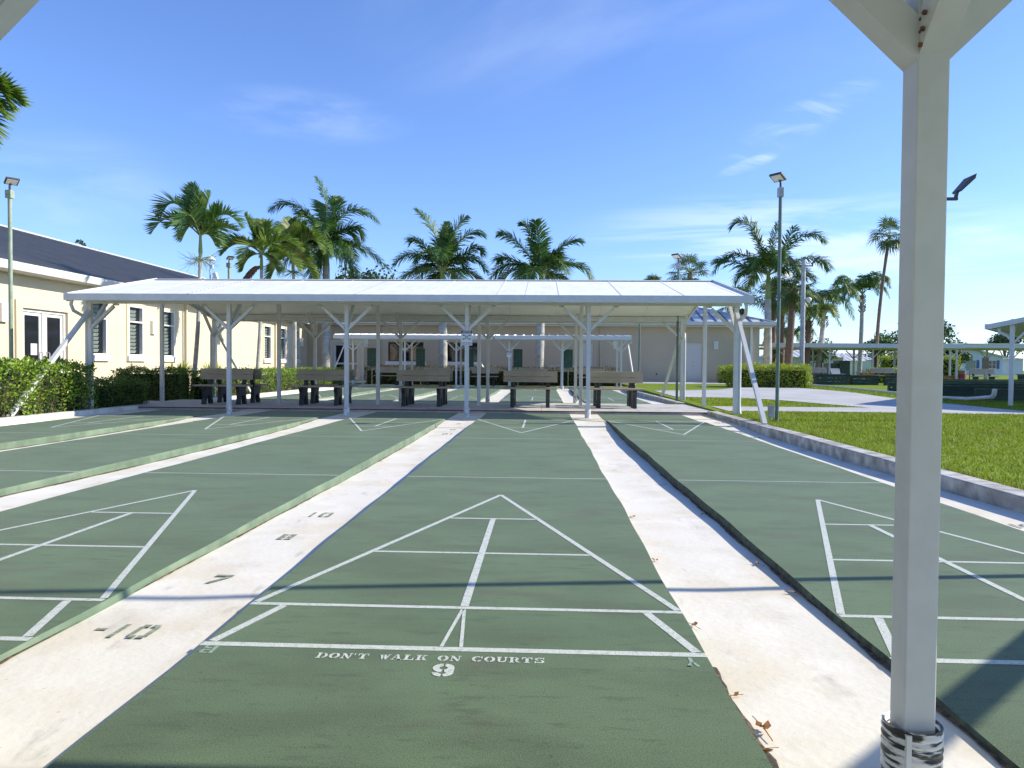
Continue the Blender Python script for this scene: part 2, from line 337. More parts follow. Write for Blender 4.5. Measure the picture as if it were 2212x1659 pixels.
def thing(name, label, cat, loc=(0, 0, 0), rz=0, group=None):  # far things' loc values: computed from image pixels at assumed depths, then baked
    o = bpy.data.objects.new(name, None); o.location = loc; o.rotation_euler = (0, 0, rz); o.empty_display_size = .2
    C.objects.link(o); tag(o, label, cat, group); return o
def copy_tree(o, loc=None, rz=None, label=None, group=None):
    c = o.copy(); C.objects.link(c)
    if loc is not None: c.location = loc
    if rz is not None: c.rotation_euler = (0, 0, rz)
    if label: c['label'] = label
    if group: c['group'] = group
    for ch in list(o.children):
        d = ch.copy(); C.objects.link(d); d.parent = c
        for g in list(ch.children):
            e = g.copy(); C.objects.link(e); e.parent = d
    return c
_font = {}
def text_mb(txt, size, place, mi=0, bold=0.0, mb=None):
    """flat lettering; place(x, y) -> 3D point, x from centre"""
    cu = bpy.data.curves.new('lettering', 'FONT'); cu.body = txt; cu.size = 1; cu.offset = bold; cu.align_x = 'CENTER'; cu.resolution_u = 3
    o = bpy.data.objects.new('lettering', cu); C.objects.link(o)
    dg = bpy.context.evaluated_depsgraph_get(); me = o.evaluated_get(dg).to_mesh()
    mb = mb or MB(); mb.add([place(v_.co.x*size, v_.co.y*size) for v_ in me.vertices], [tuple(p.vertices) for p in me.polygons], mi)
    bpy.data.objects.remove(o); bpy.data.curves.remove(cu); return mb

# ---------------------------------------------------------------- ground
def gh(x, y):
    if x > 4.2:
        pts = ((-50, .045), (3, .045), (13, .05), (16, .07), (32, .2), (40, .22), (90, .42), (400, .6))
    else:
        pts = ((-50, -.02), (33, -.02), (35.5, .1), (40, .22), (90, .42), (400, .6))
    for (a, za), (b, zb) in zip(pts, pts[1:]):
        if y <= b: return za+(zb-za)*max(0, (y-a))/(b-a)
    return pts[-1][1]
gx = [-400, -120, -60, -40, -30, -22, -16, -13, -11, -9.12, -4, 0, 4.19, 4.21, 6, 8, 10, 13, 16, 20, 26, 34, 45, 60, 90, 160, 400]
gy = [-200, -60, -20, -8, -2, 1, 3, 6, 9, 11, 13, 16, 20, 24, 28, 32, 33.6, 35.5, 40, 50, 65, 90, 140, 220, 400, 900]
g = MB(); idx = {}
for j, y in enumerate(gy):
    for i, x in enumerate(gx): idx[i, j] = len(g.v); g.v.append((x, y, gh(x, y)))
for j in range(len(gy)-1):
    for i in range(len(gx)-1):
        xc = (gx[i]+gx[i+1])/2; yc = (gy[j]+gy[j+1])/2
        if -9.12 < xc < 4.19 and -8 < yc < 33.6: continue
        g.f.append((idx[i, j], idx[i+1, j], idx[i+1, j+1], idx[i, j+1])); g.mi.append(0); g.sm.append(False)
g.build('ground', M_lawn, kind='structure')
def band_clip(poly, y0, y1):
    def half(ps, y, keep_above):
        r = []
        for (p, q) in zip(ps, ps[1:]+ps[:1]):
            ip = (p[1] >= y) == keep_above or p[1] == y; iq = (q[1] >= y) == keep_above or q[1] == y
            if ip: r.append(p)
            if ip != iq and p[1] != q[1]:
                t = (y-p[1])/(q[1]-p[1]); r.append((p[0]+(q[0]-p[0])*t, y))
        return r
    ps = half(poly, y0, True)
    return half(ps, y1, False) if len(ps) > 2 else []
def sheet(name, poly, m_, dz=.012, **k):
    mb = MB(); ys = [-50, 3, 13, 16, 32, 33, 35.5, 40, 90]
    for a, b in zip(ys, ys[1:]):
        ps = band_clip(poly, a, b)
        if len(ps) > 2:
            e = [(p[0], p[1], gh(p[0], p[1]-1e-4 if p[1] == b else p[1])+dz) for p in ps]
            # skirt so that edges read as a slab
            mb.add(e, (tuple(range(len(e))),))
    return mb.build(name, m_, kind='structure', **k)
sheet('path', [(4.45, 13.95), (6.3, 14.0), (8.2, 13.95), (10.7, 13.7), (40, 12.6), (40, 13.7), (11.5, 14.8), (11.35, 18.0), (11.15, 20.6), (11.9, 26.0), (11.1, 30.2), (9.3, 30.4), (7.2, 26.6), (4.45, 25), (4.45, 20.4), (6.4, 19.9), (7.1, 19.2), (7.7, 17.4), (8.3, 15.75), (4.45, 15.65)], M_path)
sheet('path', [(-13, 35.2), (4.2, 35.2), (4.2, 38.5), (-13, 38.5)], M_path)
sheet('path', [(4.21, 34.2), (9.6, 34.2), (16.5, 38.2), (16.5, 40), (12.3, 40), (12.2, 38.5), (4.21, 38.5)], M_path)
sheet('path', [(-13, -20), (-11.9, -20), (-11.9, 35.2), (-13, 35.2)], M_path)
sheet('path', [(-11.9, 15.9), (-9.15, 15.6), (-9.15, 17.1), (-11.9, 17.4)], M_path, .016)

# ---------------------------------------------------------------- shuffleboard courts
PITCH = 2.475; HW = .915
NAMES = {4: 'fifth', 3: 'fourth', 2: 'third', 1: 'second', 0: 'first'}
def seg(mb, a, b, w, z=.0012, mi=0):
    a = Vector((a[0], a[1], 0)); b = Vector((b[0], b[1], 0)); d = (b-a).normalized(); n_ = Vector((-d.y, d.x, 0))*w/2
    mb.add([(p.x, p.y, z) for p in (a-n_, b-n_, b+n_, a+n_)], ((0, 1, 2, 3),), mi)
def half_marks(mb):
    # origin = middle of the base line, +y towards the far end
    w = .032; F = .3048
    seg(mb, (-HW, 0), (HW, 0), .038); seg(mb, (-HW, 1.5*F), (HW, 1.5*F), w)
    seg(mb, (-.9, 1.5*F+.022), (0, 10.5*F), w, .0014); seg(mb, (.9, 1.5*F+.022), (0, 10.5*F), w, .0016)
    seg(mb, (-2*F+.02, 4.5*F), (2*F-.02, 4.5*F), .028, .0010); seg(mb, (-F+.02, 7.5*F), (F-.02, 7.5*F), .028, .0010)
    seg(mb, (0, 1.5*F+.02), (0, 7.5*F-.02), .036, .0018)
    seg(mb, (-.885, .024), (-.765, 1.5*F-.02), .036, .0014); seg(mb, (.885, .024), (.765, 1.5*F-.02), .036, .0014)
    seg(mb, (-.036, .022), (-.004, .435), .014, .0014); seg(mb, (.036, .022), (.004, .435), .014, .0014)
    seg(mb, (-HW, 13.5*F), (HW, 13.5*F), .020)
def edge_pts(x, y0, y1, sgn, seed):
    return x
def court(cx, y0, name_label, digit=None):
    """bed from y0 to y0+15.85, base lines 1.98 m in from the ends"""
    y1 = y0+15.85; r = random.Random(int(cx*10)+int(y0))
    mb = MB()
    ys = [y0+i*13.48/60 for i in range(61)]
    def wob(k, y): return .006*math.sin(y*1.7+k+cx)+.004*math.sin(y*5.1+2*k)
    L_ = [(-HW+wob(1, y), y) for y in ys]; R_ = [(HW+wob(3, y), y) for y in ys]
    vs = []; fs = []; mi = []
    for (a, b) in zip(L_, R_): vs += [(a[0], a[1], 0), (b[0], b[1], 0), (a[0]-.006, a[1], -.02), (b[0]+.006, b[1], -.02), (a[0]-.012, a[1], -.22), (b[0]+.012, b[1], -.22)]
    o = bpy.data.objects  # noqa
    for i in range(60):
        k = i*6; n_ = k+6
        mb.add([vs[k], vs[k+1], vs[n_+1], vs[n_]], ((0, 1, 2, 3),), 0)
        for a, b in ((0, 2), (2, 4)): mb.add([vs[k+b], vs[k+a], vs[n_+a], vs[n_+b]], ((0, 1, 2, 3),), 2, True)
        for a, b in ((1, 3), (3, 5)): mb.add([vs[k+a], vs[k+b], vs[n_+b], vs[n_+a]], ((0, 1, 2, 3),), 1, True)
    mb.box(-HW-.008, HW+.008, y0+13.483, y1, -.22, -.03, 0)
    ob = mb.build('shuffleboard_court', [M_court, M_face, M_faceShade], kind='structure'); ob.location = (cx, 0, 0)
    ob['label'] = name_label
    for side in (0, 1):
        q = MB(); half_marks(q)
        if side: q.v = [(p[0], p[1], p[2]-.03 if p[1] < .44 else p[2]) for p in q.v]
        l = q.build('court_lines', M_line if not (side == 1 and y0 < 0) else M_line, ob)
        l.location = (0, y0+1.98, 0) if side == 0 else (0, y1-1.98, 0)
        if side: l.rotation_euler = (0, 0, math.pi)
    return ob
cs = {}
for i, nm in zip((1, 0, -1, -2, -3), ('rightmost', 'middle numbered', 'second', 'third', 'leftmost')):
    cs[i] = court(i*PITCH, -1.98, None)
    cs[i, 1] = court(i*PITCH, 17.45, None)
# gutters between courts: shallow near the ends, deepest halfway
def gutter_z(y, y0):
    t = min(max((y-y0)/15.85, 0), 1)
    a = .080*math.sin(math.pi*t**1.3)
    if t > .75: a = .0717+(.022-.0717)*min(1, (t-.75)/.09)
    return -.012-a
def gutter(x0, x1, y0, closed=False):
    mb = MB(); n_ = 80; vs = []; ys = [y0+i*15.85/n_ for i in range(n_+1)]; r = random.Random(int(x0*7))
    cols = 9
    for y in ys:
        z = gutter_z(y, y0)
        for c in range(cols):
            s = c/(cols-1); vs.append((x0+(x1-x0)*s, y, z-.004*math.sin(math.pi*s)+.0012*math.sin(y*2.3+c)))
    fs = [(j*cols+c, j*cols+c+1, (j+1)*cols+c+1, (j+1)*cols+c) for j in range(n_) for c in range(cols-1)]
    mb.add(vs, fs, 0, True); return mb.build('gutter', M_gut, kind='structure')
gut = {}
for i in range(-3, 1):
    for y0 in (-1.98, 17.45): gut[i, y0] = gutter(i*PITCH+HW+.0, (i+1)*PITCH-HW, y0)
for y0 in (-1.98, 17.45):
    gut[1, y0] = gutter(PITCH+HW, 3.97, y0); gutter(-8.92, -3*PITCH-HW, y0)
# dirt-filled joints beside court kerbs
def joint(x, ya, yb, w, z, side):
    mb = MB(); n_ = int((yb-ya)/.05); r = random.Random(int(x*100)+3); vs = []
    for i in range(n_+1):
        y = ya+(yb-ya)*i/n_; ww = w*(.35+.9*abs(math.sin(y*3.1+x))*r.uniform(.4, 1.2))
        zz = gutter_z(y, -1.98)+.006
        vs += [(x, y, zz+z), (x+side*ww, y, zz)]
    mb.add(vs, [(2*i, 2*i+1, 2*i+3, 2*i+2) if side > 0 else (2*i, 2*i+2, 2*i+3, 2*i+1) for i in range(n_)])
    mb.build('dirt_joint', M_dirt, kind='structure')
joint(HW+.002, -1.9, -.05, .032, .004, 1); joint(HW+.002, -.05, 3.2, .006, .004, 1); joint(HW+.002, 3.2, 11, .008, .004, 1)
joint(PITCH-HW-.005, -1.9, 5.0, .02, .003, -1)
joint(-PITCH+HW+.005, -1.5, 11.5, .012, .003, 1); joint(-2*PITCH+HW+.005, 2, 11.5, .02, .003, 1); joint(-3*PITCH+HW+.005, 4, 11.5, .02, .003, 1)
# kerbs
def kerb(x0, x1, ya, yb, z1, m_, name='kerb', step=1.9):
    mb = MB(); y = ya; k = 0; r = random.Random(5)
    while y < yb-.01:
        ye = min(y+step, yb); n_ = 6
        prof = [(x0, -.2), (x0, z1-.012), (x0+.012, z1), (x1-.01, z1), (x1, z1-.01), (x1, -.2)]
        off = r.uniform(-.004, .004)
        mb.prism([(a+off, b+off*.5) for a, b in prof][::-1], 1, y+.004, ye-.004, 0)
        y = ye
    return mb.build(name, m_, kind='structure')
kerb(3.97, 4.2, -2, 13.87, .06, M_kerb); kerb(3.97, 4.2, 17.45, 33.3, .07, M_kerb)
kerb(-9.12, -8.92, -8, 13.87, .06, M_kerbL); kerb(-9.12, -8.92, 17.45, 33.3, .06, M_kerbL)
kerb(-9.12, 4.2, 33.3, 33.6, .05, M_kerbL, step=1.83) if False else MB().box(-9.12, 4.2, 33.3, 33.62, -.2, .05).build('kerb', M_kerbL, kind='structure')
# platform slabs between the court ends
pb = MB(); xs_ = [-9.7, -7.2, -4.7, -2.2, .3, 2.5, 4.5]
for a, b in zip(xs_, xs_[1:]): pb.box(a+.003, b-.003, 13.875, 17.445, -.2, .03)
pb.build('platform', M_plat, kind='structure', bevel=.006)
MB().box(-8.9, 4.05, 13.855, 13.874, .008, .034).build('red_edge', M_red, kind='structure')
MB().box(-9.6, 4.4, -9.5, -1.985, -.2, .03).build('platform', M_plat, kind='structure')
MB().box(-9.4, 4.3, -8, 33.4, -.45, -.22).build('slab', M_plat, kind='structure')

# ------------------------------------------------ painted writing
def poly_letter(ch):
    """stencil-serif capitals in a unit box, as polygons"""
    def rect(x0, y0, x1, y1): return [(x0, y0), (x1, y0), (x1, y1), (x0, y1)]
    def ring(x0, y0, x1, y1, tx, ty, a0, a1, n_=10):
        cx, cy = (x0+x1)/2, (y0+y1)/2; rx, ry = (x1-x0)/2, (y1-y0)/2; o_ = []; i_ = []
        for k in range(n_+1):
            a = R(a0+(a1-a0)*k/n_); o_.append((cx+rx*math.cos(a), cy+ry*math.sin(a))); i_.append((cx+(rx-tx)*math.cos(a), cy+(ry-ty)*math.sin(a)))
        return [[o_[k], o_[k+1], i_[k+1], i_[k]] for k in range(n_)]
    s = .16
    D_ = {
        'D': [rect(.0, 0, .42, .13), rect(.0, .87, .42, 1), rect(.12, .13, .36, .87)]+ring(.0, 0, 1, 1, .26, .13, -78, 78),
        'O': ring(0, 0, 1, 1, .28, .14, 98, 262)+ring(0, 0, 1, 1, .28, .14, -82, 82),
        'C': ring(0, 0, 1, 1, .28, .14, 50, 262)+ring(0, 0, 1, 1, .2, .14, -80, -35)+[rect(.84, .62, .96, .98)],
        'N': [rect(.0, 0, .34, .12), rect(.12, .12, .22, .8), [(.0, 1), (.34, 1), (1-.1, 0), (.66, 0)], rect(.66, .88, 1, 1), rect(.78, .25, .88, .88)],
        "'": [[(.3, 1), (.7, 1), (.6, .62), (.4, .62)]],
        'T': [rect(.02, .86, .44, 1), rect(.56, .86, .98, 1), rect(.02, .62, .12, .86), rect(.88, .62, .98, .86), rect(.36, .13, .64, .84), rect(.24, 0, .76, .12)],
        'W': [[(.02, 1), (.3, 1), (.46, 0), (.32, 0)], [(.38, 1), (.62, 1), (.78, 0), (.6, 0)], [(.88, 1), (.98, 1), (.76, .1), (.7, .3)], [(.5, .7), (.54, .8), (.42, .1), (.38, .2)], rect(-.04, .88, .34, 1), rect(.36, .88, .66, 1), rect(.8, .88, 1.04, 1)],
        'A': [[(.42, 1), (.6, 1), (.92, 0), (.62, 0)], [(.38, .9), (.44, .84), (.2, .1), (.1, .1)], rect(.0, 0, .32, .12), rect(.54, 0, 1, .12), rect(.24, .28, .6, .4)],
        'L': [rect(.0, .88, .56, 1), rect(.12, .12, .42, .86), rect(.0, 0, .94, .12), rect(.82, .12, .94, .42)],
        'K': [rect(.0, .88, .5, 1), rect(.12, .12, .38, .88), rect(.0, 0, .5, .12), [(.44, .45), (.78, .92), (.92, .92), (.6, .5)], [(.5, .55), (.66, .62), (1, .06), (.66, .06)], rect(.6, .88, 1, 1), rect(.56, 0, 1.04, .1)],
        'U': [rect(.0, .88, .46, 1), rect(.1, .3, .36, .88), rect(.64, .88, 1, 1), rect(.76, .3, .88, .88)]+ring(.1, 0, .88, .6, .2, .15, 180, 360),
        'R': [rect(.0, 0, .5, .12), rect(.12, .12, .38, .88), rect(.0, .88, .44, 1)]+ring(.1, .46, .88, 1, .24, .13, -85, 85)+[[(.5, .48), (.74, .5), (.96, .04), (.66, .04)], rect(.66, 0, 1.04, .1)],
        'S': ring(.06, .44, .92, 1, .22, .15, 40, 255)+ring(.06, 0, .94, .56, .22, .15, -140, 75)+[rect(.8, .68, .92, 1), rect(.06, 0, .18, .34)],
    }
    return D_[ch]
tb = MB()
def place_letter(ch, x0, y0, w_, h_, mb, z=.0014):
    for pg in poly_letter(ch): mb.add([(x0+p[0]*w_, y0+p[1]*h_, z) for p in pg], (tuple(range(len(pg))),))
x = -.462; LW = .0385; SP = .0435
y = -.108
for word in ("DON'T", 'WALK', 'ON', 'COURTS'):
    for ch in word:
        if ch == "'": place_letter(ch, x-.004, y, .014, .046, tb); x += .0145
        else: place_letter(ch, x, y, LW, .046, tb); x += SP
    x += .0325
tb.build('lettering', M_line, cs[0], label="white stencilled DON'T WALK ON COURTS")
# court digit 9, stencil with bridges
nb = MB()
def arc_ring(mb, cx, cy, rx, ry, tx, ty, a0, a1, z, n_=14):
    for k in range(n_):
        q = []
        for a, f in ((k, 1), (k+1, 1), (k+1, 0), (k, 0)):
            t = R(a0+(a1-a0)*a/n_); q.append((cx+(rx-(0 if f else tx))*math.cos(t), cy+(ry-(0 if f else ty))*math.sin(t), z))
        mb.add(q, ((0, 1, 2, 3),))
cx = .0; 
arc_ring(nb, -.002, -.168, .037, .036, .023, .022, 97, 262, .0014); arc_ring(nb, -.002, -.168, .037, .036, .023, .022, -78, 83, .0014)
nb.add([(p[0], p[1], .0012) for p in ((.010, -.168), (.035, -.168), (.035, -.212), (.010, -.212))], ((0, 3, 2, 1),))
arc_ring(nb, -.001, -.206, .036, .032, .024, .020, -82, 0, .0016); arc_ring(nb, -.001, -.206, .036, .032, .024, .020, 180, 262, .0016)
nb.build('court_number', M_line, cs[0], label='white stencilled 9')
# faint colour letters for a player at the far side: B and Y upside down
fb = MB()
for pg in ([(.0, 0), (.28, 0), (.28, 1), (0, 1)], [(.36, 0), (.9, 0), (1, .12), (1, .38), (.9, .44), (.36, .44)], [(.36, .54), (.86, .54), (.96, .64), (.96, .88), (.86, 1), (.36, 1)]):
    if pg[0][0] == .36:
        lo, hi = pg[0][1], pg[-1][1]; w1 = .13
        for rr in ([(.36, lo), (.9, lo), (.9, lo+w1), (.36, lo+w1)], [(.36, hi-w1), (.9, hi-w1), (.9, hi), (.36, hi)], [(.72, lo+w1), (.98, lo+w1), (.98, hi-w1), (.72, hi-w1)]):
            fb.add([(-.838-p[0]*.052, -.014-p[1]*.074, .0013) for p in rr], ((0, 1, 2, 3),))
    else: fb.add([(-.838-p[0]*.052, -.014-p[1]*.074, .0013) for p in pg], ((0, 1, 2, 3),))
for pg in ([(.36, 1.0), (.36, .5), (.64, .5), (.64, 1.)], [(.34, .46), (.5, .46), (.3, 0), (.0, 0)], [(.54, .46), (.7, .46), (1., 0), (.72, 0)], [(0, 0), (.4, 0), (.4, .1), (0, .1)]):
    fb.add([(.826+p[0]*.048, -.104+p[1]*.078, .0013) for p in pg], ((0, 1, 2, 3),))
fb.build('lettering', M_faint, cs[0], label='faded stencilled B and Y, upside down')
# gutter numerals
def numeral(ch, x0, x1, y0, y1, z, mb, t=.022, flip=None):
    P = []
    def rect(a, b, c, d): P.append([(a, b), (c, b), (c, d), (a, d)])
    w_ = x1-x0; h_ = y1-y0; ty = .22*h_
    if ch == '1': rect(x0, y0, x1, y1)
    if ch == '0':
        for a, b, c2, d2 in ((x0, y0+ty*.75, x0+t, y1-ty*.75), (x1-t, y0+ty*.75, x1, y1-ty*.75), (x0+.008, y0, x0+w_*.45, y0+ty*.75), (x0+w_*.55, y0, x1-.008, y0+ty*.75), (x0+.008, y1-ty*.75, x0+w_*.45, y1), (x0+w_*.55, y1-ty*.75, x1-.008, y1)): rect(a, b, c2, d2)
    if ch == '7': rect(x0, y1-.026, x1, y1); P.append([(x1-.026, y1-.034), (x1, y1-.034), (x0+.026, y0), (x0, y0)])
    if ch == '8':
        yc = (y0+y1)/2
        rect(x0, y0, x0+t, y1); rect(x1-t, y0, x1, y1)
        for a, b in ((y0, y0+.02), (yc-.01, yc+.01), (y1-.02, y1)): rect(x0+t, a, (x0+x1)/2-.004, b); rect((x0+x1)/2+.004, a, x1-t, b)
    if ch == '-': rect(x0, y0, x1, y1)
    for pg in P:
        if flip: pg = [(2*flip[0]-p[0], 2*flip[1]-p[1]) for p in pg]
        mb.add([(p[0], p[1], gutter_z(p[1], -1.98)+z) for p in pg], (tuple(range(len(pg))),))
def numeral_set(mb, gx_, flip=None, small=False):
    z = .0025
    numeral('-', gx_-.195, gx_-.15, .186, .206, z, mb, flip=flip); numeral('1', gx_-.105, gx_-.083, .113, .257, z, mb, flip=flip); numeral('0', gx_-.035, gx_+.05, .113, .257, z, mb, flip=flip)
    numeral('7', gx_-.065, gx_+.025, .857, 1.0, z, mb, flip=flip); numeral('8', gx_-.063, gx_+.025, 1.81, 1.95, z, mb, flip=flip)
    numeral('1', gx_-.097, gx_-.077, 2.54, 2.685, z, mb, flip=flip); numeral('0', gx_-.03, gx_+.055, 2.54, 2.685, z, mb, flip=flip)
q = MB(); numeral_set(q, -1.2375); numeral_set(q, -1.2375, flip=(-1.2375, 5.945)); q.build('score_numbers', M_num, gut[-1, -1.98], label='green stencilled -10, 7, 8 and 10')
q = MB(); numeral_set(q, 3.7); numeral_set(q, 3.7, flip=(3.7, 5.945)); q.build('score_numbers', M_num, gut[1, -1.98])
q = MB(); numeral_set(q, -6.19, flip=(-6.19, 5.945)); q.build('score_numbers', M_num, gut[-3, -1.98])

# ---------------------------------------------------------------- shelters
POSTX = [-9.3, -6.3, -3.79, -1.262, 1.262, 4.28]
def sleeve_mb(mb, x, y, z0, h, r, ribs=False):
    n_ = 28; rows = []; N_ = 80 if ribs else 4
    for i in range(N_+1):
        t = i/N_; rr = r+(.0016*math.sin(t*2*math.pi*10) if ribs else 0); rows.append((z0+h*t, rr))
    vs = []
    for z, rr in rows:
        for k in range(n_): vs.append((x+rr*math.cos(2*math.pi*k/n_), y+rr*math.sin(2*math.pi*k/n_), z))
    mb.add(vs, [(i*n_+k, i*n_+(k+1) % n_, (i+1)*n_+(k+1) % n_, (i+1)*n_+k) for i in range(N_) for k in range(n_)], 0, True)
    inn = []
    for z, rr in ((z0+h, r), (z0+h, r-.006), (z0+h-.1*min(1, h/.15), r-.006)):
        for k in range(n_): inn.append((x+rr*math.cos(2*math.pi*k/n_), y+rr*math.sin(2*math.pi*k/n_), z))
    mb.add(inn, [(i*n_+k, i*n_+(k+1) % n_, (i+1)*n_+(k+1) % n_, (i+1)*n_+k) for i in range(2) for k in range(n_)], 0, True)
def shelter(label, yc, xa, xb, ps, near=False, pr_=2.95):
    """gable shelter, ridge along X at yc, posts 2.95 m either side"""
    T = thing('shelter', label, 'shelter', (xa, yc, 0))
    ox, oy = xa, yc
    def B(mb, name, m_, par=T, **k):
        mb.v = [(p[0]-ox, p[1]-oy, p[2]) for p in mb.v] if par is T else mb.v
        return mb.build(name, m_, par, **k)
    ez, rz_, th = 2.42, 3.13, .06; eo = 3.5
    # roof panels: two slabs with shallow seams
    for sgn, side in ((-1, 0), (1, 1)):
        mb = MB(); x = xa; first = True; wpan = (xb-xa)/11
        for k in range(11):
            x0 = xa+k*wpan+.004; x1 = xa+(k+1)*wpan-.004
            e = yc+sgn*eo; r_ = yc+sgn*.004
            vs = [(x0, e, ez), (x1, e, ez), (x1, r_, rz_), (x0, r_, rz_), (x0, e, ez-th), (x1, e, ez-th), (x1, r_, rz_-th), (x0, r_, rz_-th)]
            f_ = ((0, 1, 2, 3), (7, 6, 5, 4), (0, 4, 5, 1), (1, 5, 6, 2), (2, 6, 7, 3), (3, 7, 4, 0))
            mb.add(vs, f_[:1], 0); mb.add(vs, f_[1:], 1)
            # standing seam
            mb.add([(x1-.012, e, ez+.004), (x1+.02, e, ez+.004), (x1+.02, r_, rz_+.004), (x1-.012, r_, rz_+.004), (x1-.012, e, ez+.007), (x1+.02, e, ez+.007), (x1+.02, r_, rz_+.007), (x1-.012, r_, rz_+.007)], ((4, 5, 6, 7), (0, 1, 5, 4), (0, 4, 7, 3), (1, 2, 6, 5)), 0) if k < 10 else None
        if sgn < 0 and not near:      # screw rows
            for q_ in (-7.05, -3.55, -.05, 1.9, 4.25):
                for k in range(16):
                    t = .08+.055*k; mb.box(q_-.01, q_+.01, yc-eo+eo*t-.012, yc-eo+eo*t+.012, ez+(rz_-ez)*t-.01, ez+(rz_-ez)*t+.006, 2)
        B(mb, 'roof_panel', [M_roof, M_ceil, M_grey])
    # eave gutters
    for sgn in (-1, 1):
        e = yc+sgn*(eo+.055)
        mb = MB(); a, b = e-.055, e+.055
        fr = a if sgn < 0 else b
        prof = [(a, 2.30), (b, 2.30), (b, 2.438), (b-.008, 2.438), (b-.008, 2.31), (a+.008, 2.31), (a+.008, 2.438), (a, 2.438)]
        mb.prism(prof, 0, xa-.02, xb+.02); B(mb, 'eave_gutter', M_white)
    # rake fascias, slightly proud of the roof
    for x in (xa-.03, xb):
        mb = MB()
        for sgn in (-1, 1):
            a = (yc+sgn*(eo+.0), ez); b = (yc+sgn*.001, rz_)
            lo, hi = -.14, .045
            mb.prism([(a[0], a[1]+lo), (b[0], b[1]+lo), (b[0], b[1]+hi), (a[0], a[1]+hi)][::(1 if sgn < 0 else -1)], 0, x, x+.03)
        B(mb, 'rake_fascia', M_white)
    mb = MB(); mb.prism([(yc-.12, rz_-.005), (yc+.12, rz_-.005), (yc+.12, rz_+.006), (yc, rz_+.03), (yc-.12, rz_+.006)], 0, xa+.002, xb-.002); B(mb, 'ridge_cap', M_white)
    # beams
    h = ps/2
    for y, z0, z1 in ((yc-pr_, 2.285, 2.455), (yc+pr_, 2.335, 2.455), (yc, 2.86, 3.05)):
        B(MB().box(xa+.05, xb-.05, y-h*.9, y+h*.9, z0, z1), 'beam', M_white)
    pz = .03
    for row, y in ((0, yc-pr_), (1, yc), (2, yc+pr_)):
        top = (2.284, 2.859, 2.334)[row]
        for i, x in enumerate(POSTX):
            z0 = (-.08, .03, -.08)[row]
            if i in (0, 5) and row != 1: z0 = .0
            p = B(MB().box(x-h, x+h, y-h, y+h, z0, top), 'post', M_white, bevel=.004)
            if row != 1 and 0 < i < 5:
                far = (row == 0 and not near) or (row == 2 and near)
                s = MB(); isn = near and i == 4 and row == 2
                sleeve_mb(s, x-ox, y-oy, -.06, .195 if isn else .2, .069 if isn else .062, isn)
                if isn: s.box(x-ox-.043, x-ox-.031, y-oy-.064, y-oy-.050, -.06, .13, 1)
                s.build('post_sleeve', [M_sleeveW, M_white] if isn else M_sleeve, p)
            # braces
            bt = (2.26, 2.84, 2.31)[row]; bl = .5 if row != 1 else .2
            zb = bt-((.47 if not near else .482) if row != 1 else .2)
            for sx in (-1, 1):
                if (i == 0 and sx < 0) or (i == 5 and sx > 0): continue
                if row == 1: 
                    B(MB().prism([(x+sx*h, 2.858), (x+sx*(h+.16), 2.858), (x+sx*h, 2.66)][::sx], 1, y-.03, y+.03), 'gusset', M_white)
                    continue
                bh = .077 if near else .058
                mb = MB(); mb.bar((x, y, zb-h), (x+sx*(h+bl-.03), y, bt-.03), ps*.97 if near else ps*.88, bh)
                mb.box(*(sorted((x+sx*(h+bl-.03), x+sx*(h+bl+.07)))), y-ps*.5, y+ps*.5, bt-.012, bt+.018)
                for dx in (.0, .035): mb.disc((x+sx*(h+bl-.02+dx), y-ps*.5+.001, bt+.0), .009, (0, -1, 0), 8, 1)
                for dz in (0, .03, .06): mb.disc((x+sx*(h-.006), y-h+.001, zb-.02+dz), .006, (0, -1, 0), 6, 1)
                B(mb, 'brace', [M_white, M_bolt])
            if row != 1:
                sy = 1 if row == 0 else -1
                mb = MB(); mb.bar((x, y, zb-h+.012), (x, y+sy*.66, zb-h+.672), ps*.93 if near else ps*.8, bh); B(mb, 'brace', M_white)
    # raking stays and downspouts at the four corners
    for x, sx in ((POSTX[0], -1), (POSTX[5], 1)):
        for y, sy in ((yc-pr_, -1), (yc+pr_, 1)):
            yb_ = y+sy*(2.72 if near else 2.55); gx_ = x+sx*.0
            base = (x-.12 if sx > 0 else x-.05-.55, yb_, .05); 
            if sx > 0: base = (4.13, yb_, .055)
            if sx < 0: base = (-9.21, yb_, .03)
            B(MB().bar((x, y+sy*h, 2.12), base, .075, .075), 'stay', M_white)
            mb = MB(); e = yc+sy*(eo+.02)
            mb.tube([(x-sx*(-.03)+.0, e, 2.31), (x+sx*.05, e, 2.22), (x+sx*.06, e-sy*.10, 2.10), (x+sx*.075, y+sy*.02, 1.98), (x+sx*.078, y+sy*.0, 1.8), (x+sx*.078, y, .2), (x+sx*.085, y+sy*.03, .1), (x+sx*.09, y+sy*.09, .06)], .036, 10)
            B(mb, 'downspout', M_white)
    return T
mid = shelter('white open shelter with pitched metal roof standing halfway down the courts', 15.66, -9.43, 4.43, .083)
near = shelter('white steel shelter over the viewer, its post and braces closest at right', -3.95, -9.43, 4.43, .077, near=True, pr_=3.2)
# rusty bolts where the nearest post meets its braces
rb = MB()
for y, z in ((-.805, 1.80), (-.812, 1.835), (-.82, 1.87), (-.768, 1.806), (-.774, 1.84), (-.78, 1.875)): rb.disc((1.262-.0385, y, z), .0062, (-1, 0, 0), 8, h=.006)
for p in range(len(rb.v)): rb.v[p] = (rb.v[p][0]+9.43, rb.v[p][1]+3.95, rb.v[p][2])
rb.build('rusty_bolts', M_rust, near)

